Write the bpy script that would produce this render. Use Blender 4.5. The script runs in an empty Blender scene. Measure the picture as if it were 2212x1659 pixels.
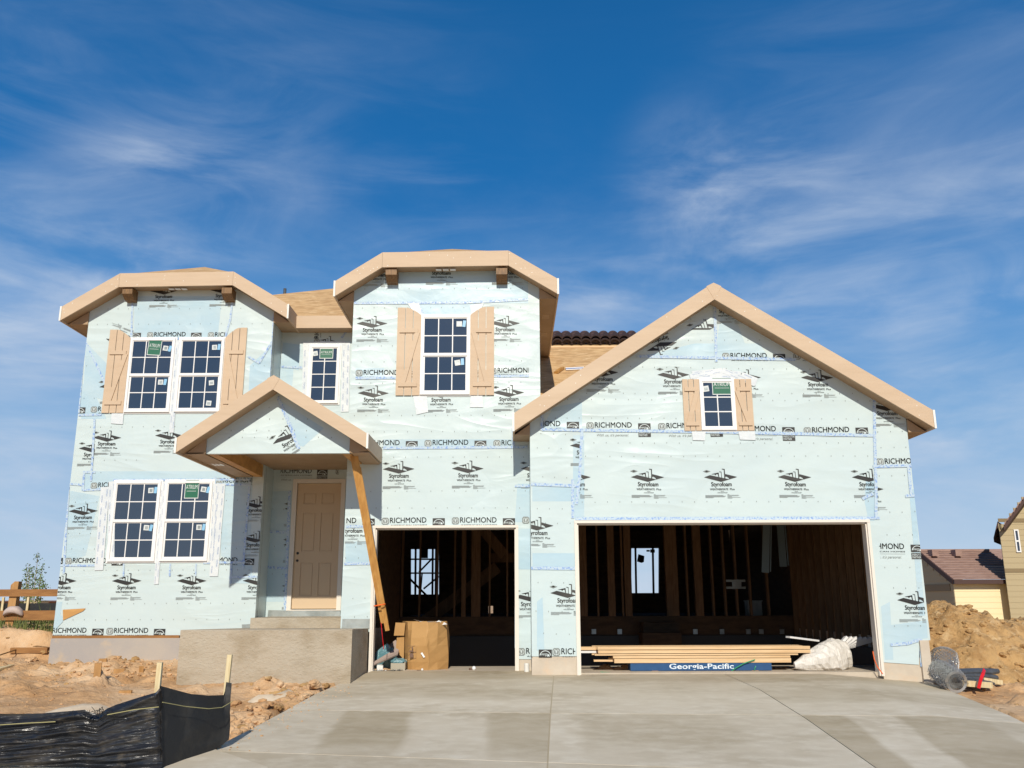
import bpy, bmesh, math, random
import numpy as np
from mathutils import Vector, Matrix
from mathutils.geometry import tessellate_polygon
random.seed(7); rng = np.random.RandomState(5)
R = math.radians
SC = bpy.context.scene
C = SC.collection
# ------------------------------------------------------------------ camera model (photo measured on a 2212 px wide copy)
FPX, CU, CV, PITCH, ROLL = 1913.0, 1106.0, 829.5, R(13.7), R(0.2)
_f = Vector((0, math.cos(PITCH), math.sin(PITCH))); _u0 = Vector((0, -math.sin(PITCH), math.cos(PITCH))); _r0 = Vector((1, 0, 0))
_u = _u0*math.cos(ROLL) + _r0*math.sin(ROLL); _r = _r0*math.cos(ROLL) - _u0*math.sin(ROLL)
def ray(u, v): return _f*FPX + _r*(u-CU) + _u*(CV-v)
def P(u, v, Y):
    d = ray(u, v); return d*(Y/d.y)
def PX(u, v, Y): return P(u, v, Y).x
def PZ(u, v, Y): return P(u, v, Y).z
def PH(u, v, z):
    d = ray(u, v); return d*(z/d.z)
# ------------------------------------------------------------------ objects
def tag(o, label=None, cat=None, group=None, kind=None):
    if label: o['label'] = label
    if cat: o['category'] = cat
    if group: o['group'] = group
    if kind: o['kind'] = kind
    return o
def empty(name, loc, label, cat, group=None):
    o = bpy.data.objects.new(name, None); C.objects.link(o); o.location = loc
    o.empty_display_size = .2
    return tag(o, label, cat, group)
def root_loc(o):
    while o.parent: o = o.parent
    return o.location
class MB:
    def __init__(s): s.v = []; s.f = []; s.m = []
    def poly(s, pts, mi=0):
        n = len(s.v); s.v += [tuple(p) for p in pts]; s.f.append(tuple(range(n, n+len(pts)))); s.m.append(mi); return s
    def tris(s, verts, faces, mi=0):
        n = len(s.v); s.v += [tuple(p) for p in verts]
        for f in faces: s.f.append(tuple(n+i for i in f)); s.m.append(mi)
        return s
    def prism(s, pts, vec, mi=0, mside=None, mback=None):
        vec = Vector(vec); pts = [Vector(p) for p in pts]; n = len(s.v); k = len(pts)
        nrm = Vector((0, 0, 0))
        for i in range(k): nrm += pts[i].cross(pts[(i+1) % k])
        if nrm.dot(vec) > 0: pts = pts[::-1]
        s.v += [tuple(p) for p in pts] + [tuple(p+vec) for p in pts]
        s.f.append(tuple(range(n, n+k))); s.m.append(mi)
        s.f.append(tuple(range(n+2*k-1, n+k-1, -1))); s.m.append(mi if mback is None else mback)
        for i in range(k):
            j = (i+1) % k; s.f.append((n+i, n+k+i, n+k+j, n+j)); s.m.append(mi if mside is None else mside)
        return s
    def box(s, x0, x1, y0, y1, z0, z1, mi=0):
        if x0 > x1: x0, x1 = x1, x0
        if y0 > y1: y0, y1 = y1, y0
        if z0 > z1: z0, z1 = z1, z0
        return s.prism([(x0, y0, z0), (x1, y0, z0), (x1, y0, z1), (x0, y0, z1)], (0, y1-y0, 0), mi)
    def bar(s, a, b, w, h, mi=0, up=(0, 0, 1)):
        a = Vector(a); b = Vector(b); d = (b-a).normalized(); up = Vector(up)
        sx = d.cross(up)
        if sx.length < 1e-4: sx = d.cross(Vector((0, 1, 0)))
        sx.normalize(); sy = sx.cross(d).normalized()
        q = [a-sx*w/2-sy*h/2, a+sx*w/2-sy*h/2, a+sx*w/2+sy*h/2, a-sx*w/2+sy*h/2]
        return s.prism(q, b-a, mi)
    def tube(s, pts, r, seg=8, mi=0, cap=True):
        pts = [Vector(p) for p in pts]; rs = r if isinstance(r, (list, tuple)) else [r]*len(pts); n0 = len(s.v)
        for i, p in enumerate(pts):
            d = (pts[min(i+1, len(pts)-1)]-pts[max(i-1, 0)]).normalized()
            a = d.cross(Vector((0, 0, 1)));
            if a.length < .05: a = d.cross(Vector((1, 0, 0)))
            a.normalize(); b = a.cross(d)
            for k in range(seg):
                t = 2*math.pi*k/seg; s.v.append(tuple(p+(a*math.cos(t)+b*math.sin(t))*rs[i]))
        for i in range(len(pts)-1):
            for k in range(seg):
                k2 = (k+1) % seg; s.f.append((n0+i*seg+k, n0+i*seg+k2, n0+(i+1)*seg+k2, n0+(i+1)*seg+k)); s.m.append(mi)
        if cap:
            s.f.append(tuple(range(n0+seg-1, n0-1, -1))); s.m.append(mi)
            e = n0+(len(pts)-1)*seg; s.f.append(tuple(range(e, e+seg))); s.m.append(mi)
        return s
    def wall(s, outer, holes, y0, y1, mf=0, ms=0, mb=0):
        """slab in the XZ plane with holes: front at y0, back at y1"""
        loops = [[(x, 0, z) for x, z in outer]] + [[(x, 0, z) for x, z in h] for h in holes]
        t = tessellate_polygon([[Vector((x, z, 0)) for x, _, z in L] for L in loops])
        flat = [p for L in loops for p in L]; n = len(s.v)
        s.v += [(x, y0, z) for x, _, z in flat] + [(x, y1, z) for x, _, z in flat]; k = len(flat)
        for a, b, c in t:
            A, B, Cc = flat[a], flat[b], flat[c]
            if (B[0]-A[0])*(Cc[2]-A[2])-(B[2]-A[2])*(Cc[0]-A[0]) < 0: b, c = c, b
            s.f.append((n+a, n+b, n+c)); s.m.append(mf); s.f.append((n+k+a, n+k+c, n+k+b)); s.m.append(mb)
        o = 0
        for L in loops:
            for i in range(len(L)):
                j = (i+1) % len(L); s.f.append((n+o+i, n+o+j, n+k+o+j, n+k+o+i)); s.m.append(ms)
            o += len(L)
        return s
    def build(s, name, mats, parent=None, smooth=False, loc=None, **kw):
        if not isinstance(mats, (list, tuple)): mats = [mats]
        if parent is not None: L = root_loc(parent)
        elif loc is not None: L = Vector(loc)
        else: L = Vector((0, 0, 0))
        me = bpy.data.meshes.new(name)
        me.from_pydata([(x-L[0], y-L[1], z-L[2]) for x, y, z in s.v], [], s.f)
        for m in mats: me.materials.append(m)
        if len(mats) > 1: me.polygons.foreach_set('material_index', s.m)
        if smooth: me.polygons.foreach_set('use_smooth', [True]*len(me.polygons))
        me.update(); o = bpy.data.objects.new(name, me); C.objects.link(o)
        if parent is not None: o.parent = parent
        elif loc is not None: o.location = L
        return tag(o, **kw)
# ------------------------------------------------------------------ value noise (numpy)
def _h(ix, iy, s):
    n = (ix*374761393 + iy*668265263 + s*1442695041) & 0xffffffff
    n = ((n ^ (n >> 13))*1274126177) & 0xffffffff
    return ((n ^ (n >> 16)) & 0xffff)/65535.0
def vnoise(x, y, s=0):
    x = np.asarray(x, float); y = np.asarray(y, float)
    ix = np.floor(x).astype(np.int64); iy = np.floor(y).astype(np.int64); fx = x-ix; fy = y-iy
    fx = fx*fx*(3-2*fx); fy = fy*fy*(3-2*fy)
    a = _h(ix, iy, s); b = _h(ix+1, iy, s); c = _h(ix, iy+1, s); d = _h(ix+1, iy+1, s)
    return (a*(1-fx)+b*fx)*(1-fy)+(c*(1-fx)+d*fx)*fy
def fbm(x, y, o=4, s=0, g=.5):
    t = 0; a = 1; n = 0
    for i in range(o):
        t = t+a*vnoise(x*2**i+i*17.3, y*2**i-i*9.1, s+i); n += a; a *= g
    return t/n
def ss(a, b, x):
    t = np.clip((x-a)/(b-a), 0, 1); return t*t*(3-2*t)
# ------------------------------------------------------------------ materials
def mat(name, col, rough=.7, col2=None, scale=4, thr=(.35, .65), stretch=(1, 1, 1), bump=0, bscale=20, bdetail=4, bstretch=None, metal=0, spec=.5,
        col3=None, scale3=1, thr3=(.5, .6), dist=.05, detail=4, sheen=0, coat=0, seed=0):
    m = bpy.data.materials.new(name); m.use_nodes = True; nt = m.node_tree; N = nt.nodes; L = nt.links
    b = N['Principled BSDF']; b.inputs['Base Color'].default_value = (*col, 1); b.inputs['Roughness'].default_value = rough
    b.inputs['Metallic'].default_value = metal; b.inputs['Specular IOR Level'].default_value = spec
    if coat: b.inputs['Coat Weight'].default_value = coat; b.inputs['Coat Roughness'].default_value = .15
    tc = N.new('ShaderNodeTexCoord')
    def mp(st, off=0):
        q = N.new('ShaderNodeMapping'); q.inputs['Scale'].default_value = st; q.inputs['Location'].default_value = (seed*3.1+off, seed*1.7, seed)
        L.new(tc.outputs['Object'], q.inputs['Vector']); return q
    def noise(sc, st, det, off=0):
        n = N.new('ShaderNodeTexNoise'); n.inputs['Scale'].default_value = sc; n.inputs['Detail'].default_value = det; n.inputs['Roughness'].default_value = .6
        L.new(mp(st, off).outputs[0], n.inputs['Vector']); return n
    last = None
    for c2, sc, th, off in ((col2, scale, thr, 0), (col3, scale3, thr3, 5.5)):
        if c2 is None: continue
        n = noise(sc, stretch, detail, off); r = N.new('ShaderNodeMapRange')
        r.inputs['From Min'].default_value = th[0]; r.inputs['From Max'].default_value = th[1]
        L.new(n.outputs['Fac'], r.inputs['Value'])
        mx = N.new('ShaderNodeMix'); mx.data_type = 'RGBA'
        if last is None: mx.inputs['A'].default_value = (*col, 1)
        else: L.new(last, mx.inputs['A'])
        mx.inputs['B'].default_value = (*c2, 1); L.new(r.outputs[0], mx.inputs['Factor']); last = mx.outputs['Result']
    if last is not None: L.new(last, b.inputs['Base Color'])
    if bump:
        n = noise(bscale, bstretch or stretch, bdetail, 9); bp = N.new('ShaderNodeBump'); bp.inputs['Strength'].default_value = bump; bp.inputs['Distance'].default_value = dist
        L.new(n.outputs['Fac'], bp.inputs['Height']); L.new(bp.outputs[0], b.inputs['Normal'])
    return m
def wrap_mat(name, col, col2, strength=.5, seed=0, rough=.33):
    m = mat(name, col, rough, col2, .9, (.4, .68), (1, 1, 1.6), seed=seed, spec=.5)
    nt = m.node_tree; N = nt.nodes; L = nt.links; b = N['Principled BSDF']
    tc = N.new('ShaderNodeTexCoord')
    def nz(sc, st, rot, loc, det=3, dist=0):
        q = N.new('ShaderNodeMapping'); q.inputs['Rotation'].default_value = (0, R(rot), 0); q.inputs['Scale'].default_value = st; q.inputs['Location'].default_value = loc
        L.new(tc.outputs['Object'], q.inputs['Vector'])
        n = N.new('ShaderNodeTexNoise'); n.inputs['Scale'].default_value = sc; n.inputs['Detail'].default_value = det; n.inputs['Distortion'].default_value = dist
        n.inputs['Roughness'].default_value = .45
        L.new(q.outputs[0], n.inputs['Vector']); return n
    def mth(op, a, b_=None):
        x = N.new('ShaderNodeMath'); x.operation = op
        for i, z in enumerate((a, b_)):
            if z is None: continue
            if isinstance(z, (int, float)): x.inputs[i].default_value = z
            else: L.new(z, x.inputs[i])
        return x.outputs[0]
    a = nz(1.0, (.45, 1, 1.8), 24+seed*7, (seed, 2, 1), 2, .8).outputs['Fac']
    c = nz(.9, (.45, 1, 1.8), -32+seed*5, (4, seed, 3), 2, .9).outputs['Fac']
    d = nz(5, (1, 1, 1), 0, (1, 7, seed), 3, .4).outputs['Fac']
    rid = lambda z: mth('SUBTRACT', 1, mth('POWER', mth('ABSOLUTE', mth('MULTIPLY', mth('SUBTRACT', z, .5), 2.6)), .9))
    msk = nz(.55, (1, 1, 1), 0, (9, seed, 2), 2).outputs['Fac']
    mr = N.new('ShaderNodeMapRange'); mr.inputs['From Min'].default_value = .42; mr.inputs['From Max'].default_value = .62; L.new(msk, mr.inputs['Value'])
    h = mth('ADD', mth('MULTIPLY', mth('ADD', rid(a), rid(c)), mth('ADD', mth('MULTIPLY', mr.outputs[0], .5), .12)), mth('MULTIPLY', d, .14))
    bp = N.new('ShaderNodeBump'); bp.inputs['Strength'].default_value = strength; bp.inputs['Distance'].default_value = .03
    L.new(h, bp.inputs['Height']); L.new(bp.outputs[0], b.inputs['Normal'])
    return m
M = {}
M['wrap'] = wrap_mat('house wrap', (.56, .655, .655), (.53, .63, .645), .9)
M['wrap_blue'] = wrap_mat('house wrap double layer and recess shade', (.47, .60, .655), (.40, .56, .65), .8, 1)  # sheet overlaps; in the entry recess also painted blue shade
M['ink'] = mat('wrap ink', (.022, .020, .018), .45, (.085, .08, .07), 1.6, (.5, .75))
M['ink_soft'] = mat('wrap fine print', (.33, .36, .35), .6)
M['ink_grey'] = mat('wrap emblem grey', (.22, .24, .23), .6)
M['ink_white'] = mat('wrap print reversed', (.62, .70, .70), .5)
M['tape'] = mat('seam tape', (.50, .61, .70), .25, (.24, .37, .66), 30, (.50, .60), (1, 1, 1), bump=.3, bscale=30, dist=.01)
M['flash'] = mat('white flashing tape', (.70, .73, .74), .35, (.60, .65, .68), 3, bump=.4, bscale=8, dist=.02)
M['flash_ink'] = mat('flashing lettering', (.17, .27, .50), .5)
M['vinyl'] = mat('white vinyl', (.80, .80, .79), .35)
M['glass'] = mat('window glass', (.016, .026, .050), .05, (.026, .034, .055), .6, (.4, .65), bump=.10, bscale=.9, dist=.05, spec=1, coat=1)
M['green'] = mat('green window sign', (.015, .13, .07), .4)
M['paper'] = mat('sticker paper', (.62, .66, .66), .5)
M['cyan'] = mat('blue film', (.25, .50, .72), .4)
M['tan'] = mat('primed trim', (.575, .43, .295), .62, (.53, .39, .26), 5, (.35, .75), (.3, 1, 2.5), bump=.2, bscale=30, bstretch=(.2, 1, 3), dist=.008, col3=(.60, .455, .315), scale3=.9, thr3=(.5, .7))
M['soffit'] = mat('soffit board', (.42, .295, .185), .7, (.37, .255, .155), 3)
M['endcap'] = mat('cut board end', (.80, .79, .74), .7)
M['osb'] = mat('strand board', (.60, .39, .19), .75, (.45, .27, .12), 9, (.42, .6), (.35, 1, 1.2), bump=.3, bscale=25, dist=.01, col3=(.70, .50, .28), scale3=14, thr3=(.55, .68))
M['osb_shaded'] = mat('strand board darkened for shade', (.10, .06, .03), .8, (.065, .038, .02), 8, (.42, .6), (.4, .4, 1.4))  # dark copy of the strand board, indoor shade put into the colour
M['osb_patch'] = mat('bare sheathing', (.62, .34, .11), .7, (.50, .26, .08), 5, (.4, .6), (.3, 1, 2))
M['bracket'] = mat('stained timber', (.24, .125, .04), .55, (.14, .07, .02), 9, (.4, .6), (4, 4, .8))
M['stud'] = mat('framing lumber', (.23, .13, .062), .75, (.17, .09, .04), 10, (.4, .6), (3, 3, .3))
M['lumber'] = mat('new pine lumber', (.72, .50, .28), .6, (.62, .40, .20), 5, (.42, .62), (.25, 3, 5), col3=(.50, .28, .11), scale3=2.6, thr3=(.66, .72))
M['brace'] = mat('yellow pine brace', (.52, .27, .07), .6, (.42, .20, .045), 5, (.4, .62), (4, 4, .5), bump=.2, bscale=20, dist=.01)
M['stake'] = mat('pale stake wood', (.74, .62, .38), .6, (.62, .48, .26), 8, (.4, .6), (4, 4, .4))
M['conc'] = mat('porch concrete', (.44, .375, .285), .88, (.35, .285, .20), 1.5, (.45, .64), (1, 1, 1.6), bump=1, bscale=18, bdetail=10, dist=.02, col3=(.45, .395, .31), scale3=2, thr3=(.45, .75))
M['found'] = mat('foundation concrete', (.42, .37, .32), .8, (.36, .33, .31), 1.1, (.4, .62), bump=.25, bscale=14, dist=.01, col3=(.50, .39, .27), scale3=2.2, thr3=(.55, .7))
M['found_light'] = mat('pale foundation concrete', (.58, .50, .40), .8, (.50, .42, .33), 1.8, (.4, .62), bump=.25, bscale=14, dist=.01, col3=(.60, .46, .33), scale3=3.2, thr3=(.55, .7))
def conc(n, k, s): return mat(n, (.64*k, .565*k, .445*k), .8, (.52*k, .445*k, .33*k), 1.1, (.40, .68), (.9, 1.1, 1), bump=.6, bscale=60, bdetail=8, bstretch=(.6, 1.6, 1), dist=.006, col3=(.70*k, .635*k, .52*k), scale3=4.5, thr3=(.45, .75), seed=s)
M['dw0'] = conc('driveway concrete', 1.0, 0); M['dw1'] = conc('driveway concrete dark', .80, 3); M['dw2'] = conc('driveway concrete light', 1.07, 6)
M['joint'] = mat('sandy joint', (.42, .36, .26), .9)
M['slab'] = mat('garage slab', (.54, .46, .36), .8, (.46, .39, .30), 3, bump=.2, bscale=30, dist=.006)
M['dirt'] = mat('dry dirt', (.62, .375, .185), .95, (.44, .245, .11), 1.6, (.42, .62), bump=.9, bscale=9, bdetail=9, dist=.06, col3=(.70, .49, .30), scale3=.8, thr3=(.48, .66), detail=8)
M['dirt2'] = mat('dug dirt', (.52, .32, .135), .95, (.37, .21, .08), 3.0, (.42, .62), bump=1.0, bscale=8, bdetail=9, dist=.08, col3=(.60, .41, .21), scale3=5, thr3=(.55, .68), detail=8)
M['mud'] = mat('pale dried mortar', (.70, .58, .43), .9, (.60, .47, .33), 5)
M['black'] = mat('black silt fabric', (.014, .015, .018), .27, (.035, .031, .028), 3, (.45, .7), (1, 1, 2), bump=.5, bscale=14, bstretch=(.25, .25, 2.5), dist=.02, spec=.6, col3=(.11, .09, .065), scale3=5, thr3=(.56, .78))
M['black2'] = mat('black woven fabric', (.018, .019, .021), .6, (.05, .046, .04), 3.5, (.48, .75), bump=.3, bscale=60, dist=.006, spec=.35)
M['yarn'] = mat('fabric edge yarn', (.40, .36, .16), .7)
M['card'] = mat('cardboard', (.50, .285, .105), .75, (.43, .235, .08), 2.2, (.4, .65), bump=.2, bscale=5, dist=.02)
M['print'] = mat('carton print', (.17, .10, .07), .8)
M['teal'] = mat('teal plastic', (.10, .22, .25), .25, (.22, .38, .42), 6, (.45, .6), bump=.9, bscale=7, dist=.05)
M['mauve'] = mat('grey pink board', (.36, .28, .24), .8)
M['greybox'] = mat('dusty tray', (.40, .36, .28), .8)
M['pvc'] = mat('white pvc', (.75, .74, .70), .4)
M['orange'] = mat('orange twine', (.85, .13, .01), .6)
M['redtie'] = mat('red strap', (.60, .005, .012), .4)
M['greenstrap'] = mat('green strap', (.03, .30, .13), .4)
M['blue'] = mat('blue painted board edge', (.008, .06, .17), .5, (.012, .075, .20), 6)
M['white'] = mat('white lettering', (.75, .80, .84), .5, (.45, .60, .75), 18, (.5, .62))
M['plastic'] = mat('wrapping film', (.74, .70, .64), .4, (.64, .59, .52), 3, bump=.9, bscale=5, bstretch=(2.5, 1, .7), dist=.05)
M['siding'] = mat('white siding strip', (.76, .74, .72), .45)
M['wire'] = mat('galvanised wire', (.50, .49, .47), .3, metal=.6)
M['steel'] = mat('dark pipe', (.05, .053, .058), .45, (.10, .10, .10), 6)
M['clay'] = mat('dark clay tile', (.035, .02, .017), .7, (.10, .055, .045), 7, (.45, .62))
M['rail'] = mat('fence timber', (.33, .155, .045), .7, (.25, .11, .03), 4, (.4, .62), (.6, 3, 3), bump=.2, bscale=20, dist=.01)
M['railpost'] = mat('fence post timber', (.46, .25, .09), .7, (.37, .19, .06), 4, (.4, .62), (3, 3, .6))
M['leaf'] = mat('sapling leaves', (.15, .22, .05), .6, (.08, .14, .03), 12)
M['bark'] = mat('sapling bark', (.30, .26, .19), .8)
M['grass'] = mat('weeds', (.085, .12, .025), .8, (.16, .17, .05), 5)
M['sand'] = mat('sandbag', (.52, .42, .38), .7, (.44, .35, .31), 6, bump=.5, bscale=8, dist=.02)
M['metalflash'] = mat('metal flashing', (.50, .53, .50), .3, (.34, .37, .35), 4, metal=.5, bump=.3, bscale=6, dist=.02)
M['doorpaint'] = mat('primed door', (.60, .445, .285), .5)
M['doorpaint2'] = mat('door moulding', (.50, .345, .225), .5)
M['casing'] = mat('door casing', (.74, .68, .60), .5)
M['knob'] = mat('dark hole', (.01, .01, .01), .5)
M['roof2'] = mat('concrete roof tile', (.36, .235, .19), .8, (.28, .17, .135), 3, (.4, .62), (1, 3, 3))
M['yellow'] = mat('yellow siding', (.82, .69, .42), .7)
M['olive'] = mat('olive siding darkened for shade', (.43, .345, .20), .7)  # darker paint stands in for the weaker light on these walls
M['olive2'] = mat('olive trim', (.24, .175, .09), .7)
M['darkroof'] = mat('roof edge', (.07, .035, .028), .7)
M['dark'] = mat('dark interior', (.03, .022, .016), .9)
M['bluetrim'] = mat('blue strip', (.04, .12, .35), .5)
M['pit'] = mat('pit soil darkened for shade', (.035, .03, .028), .9)  # colour kept near black to paint the shade in the pit
M['stem'] = mat('stem wall darkened for shade', (.05, .06, .068), .8)  # colour lowered to paint the garage shade on the stem wall

def add_stain(m, k):
    nt = m.node_tree; b = nt.nodes['Principled BSDF']; src = b.inputs['Base Color'].links[0].from_socket
    at = nt.nodes.new('ShaderNodeAttribute'); at.attribute_name = 'stain'
    mx = nt.nodes.new('ShaderNodeMix'); mx.data_type = 'RGBA'; mx.blend_type = 'MULTIPLY'; mx.inputs['B'].default_value = k; nt.links.new(at.outputs['Fac'], mx.inputs['Factor']); nt.links.new(src, mx.inputs['A']); nt.links.new(mx.outputs['Result'], b.inputs['Base Color'])
add_stain(M['dw0'], (.70, .66, .58, 1))
M['duct'] = mat('metal strip darkened for shade', (.12, .15, .15), .5)  # pale strips coloured dark so they look shaded inside the garage
# ------------------------------------------------------------------ lettering and marks, as 2D polygons
_tc = {}
def text_polys(s, bold=0, shear=0):
    k = (s, bold, shear)
    if k in _tc: return _tc[k]
    cu = bpy.data.curves.new('t', 'FONT'); cu.body = s; cu.resolution_u = 3; cu.offset = bold; cu.shear = shear
    o = bpy.data.objects.new('t', cu); me = bpy.data.meshes.new_from_object(o)
    V = [(v.co.x, v.co.y) for v in me.vertices]; x0 = min(p[0] for p in V); x1 = max(p[0] for p in V); y0 = min(p[1] for p in V); y1 = max(p[1] for p in V)
    out = []
    for p in me.polygons: out.append([((V[i][0]-x0)/(x1-x0), (V[i][1]-y0)/(y1-y0)) for i in p.vertices])
    bpy.data.objects.remove(o); bpy.data.curves.remove(cu); bpy.data.meshes.remove(me)
    _tc[k] = out; return out
def txt(s, x0, x1, y0, y1, mi, bold=0, shear=0):
    """text stretched to a box; y grows downwards (y0 top)"""
    d = (y1-y0)*max(0, bold)*1.3 if mi in (2, 4) else 0
    return [([(x0+(x1-x0)*a+e, y1-(y1-y0)*b) for a, b in p], mi) for e in ((-d, d) if d else (0,)) for p in text_polys(s, min(0, bold), shear)]
def rect(x0, x1, y0, y1, mi): return ([(x0, y0), (x1, y0), (x1, y1), (x0, y1)], mi)
INK, SOFT, GREY, WHT = 2, 3, 4, 5
def mk_foam():
    o = []; a = lambda *p, m=INK: o.append((list(p), m))
    a((765, 437), (845, 410), (1097, 467), (985, 498))
    a((1045, 396), (1200, 436), (1097, 466), (1086, 446)); a((1045, 396), (1086, 446), (1062, 430), (1045, 430))
    a((858, 397), (958, 376), (961, 392), (920, 400)); a((945, 384), (960, 380), (965, 437), (955, 433)); a((905, 398), (925, 394), (922, 414))
    a((968, 362), (998, 366), (998, 374), (968, 368)); a((991, 368), (998, 368), (1000, 449), (993, 447))
    a((1005, 326), (1040, 329), (1032, 338), (1005, 334)); a((1030, 332), (1043, 330), (1044, 458), (1031, 454))
    a((755, 359), (803, 341), (855, 359), (803, 378), m=GREY); a((778, 359), (803, 350), (830, 359), (803, 368), m=SOFT)
    o += txt('Styrofoam', 855, 1120, 501, 575, INK, .02)
    o += txt('WEATHERMATE', 835, 1072, 583, 608, INK, .022); o += txt('Plus', 1095, 1156, 583, 608, INK, .012)
    o.append(rect(972, 1015, 619, 625, SOFT)); o += txt('HOUSEWRAP', 930, 1060, 635, 648, GREY, .01)
    for i, (p, q) in enumerate(((768, 1004), (768, 1036), (768, 1020), (768, 874))): o.append(rect(p, q, 672+i*10, 677+i*10, SOFT))
    for i, (p, q) in enumerate(((1057, 1082), (1057, 1210), (1057, 1200), (1057, 1116), (1057, 1226), (1057, 1120))): o.append(rect(p, q, 661+i*10, 665+i*10, SOFT))
    return [([((x-980)*.00127, (530-y)*.00127) for x, y in p], m) for p, m in o]
FOAM = mk_foam()
def arc_band(cx, cy, rx, ry, t0, t1, w, mi, n=7):
    o = []
    for i in range(n):
        a, b = R(t0+(t1-t0)*i/n), R(t0+(t1-t0)*(i+1)/n)
        o.append(([(cx+rx*math.cos(a), cy-ry*math.sin(a)), (cx+rx*math.cos(b), cy-ry*math.sin(b)), (cx+(rx-w)*math.cos(b), cy-(ry-w)*math.sin(b)), (cx+(rx-w)*math.cos(a), cy-(ry-w)*math.sin(a))], mi))
    return o
def mk_rich(tag_line):
    o = []
    o.append(([(0, -48), (12, -62), (53, -62), (65, -48), (65, -12), (53, 0), (12, 0), (0, -12)], GREY))
    o += arc_band(20, -30, 13, 22, 60, 300, 4, WHT, 6) + arc_band(45, -30, 13, 22, -120, 120, 4, WHT, 6)
    o.append(([(24, -46), (30, -46), (34, -22), (30, -16)], WHT)); o.append(([(35, -46), (41, -46), (35, -16), (31, -22)], WHT)); o.append(([(24, -12), (41, -12), (36, -6), (29, -6)], WHT))
    o += txt('RICHMOND', 75, 403, -62, -14, INK, .008)
    o += txt('AMERICAN HOMES', 80, 408, 2, 13, INK, .005)
    o.append(rect(460, 570, -52, 10, INK)); o += arc_band(515, 6, 50, 50, 12, 168, 5, WHT, 10); o += txt('energy', 474, 535, -20, 2, WHT, .0, .3)
    o.append(([(540, -18), (545, -10), (556, -10), (547, -3), (551, 7), (541, 1), (531, 7), (534, -3), (527, -10), (537, -10)], WHT))
    if tag_line:
        o.append(rect(80, 408, 26, 28, SOFT)); o += txt("With us, it's personal.", 92, 372, 42, 72, GREY, 0, .35)
        o.append(rect(460, 570, 18, 70, INK)); o += txt('ENERGY STAR', 466, 564, 24, 42, WHT, .02); o += txt('PARTNER', 466, 540, 46, 64, WHT, .02)
    return [([(x*.001905, -y*.001905) for x, y in p], m) for p, m in o]
RICH = mk_rich(False); RICHT = mk_rich(True)
def clip(poly, nx, nz, d):
    """keep the side nx*x+nz*z <= d"""
    out = []; n = len(poly)
    for i in range(n):
        a, b = poly[i], poly[(i+1) % n]; da = nx*a[0]+nz*a[1]-d; db = nx*b[0]+nz*b[1]-d
        if da <= 0: out.append(a)
        if da*db < 0:
            t = da/(da-db); out.append((a[0]+(b[0]-a[0])*t, a[1]+(b[1]-a[1])*t))
    return out
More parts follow.
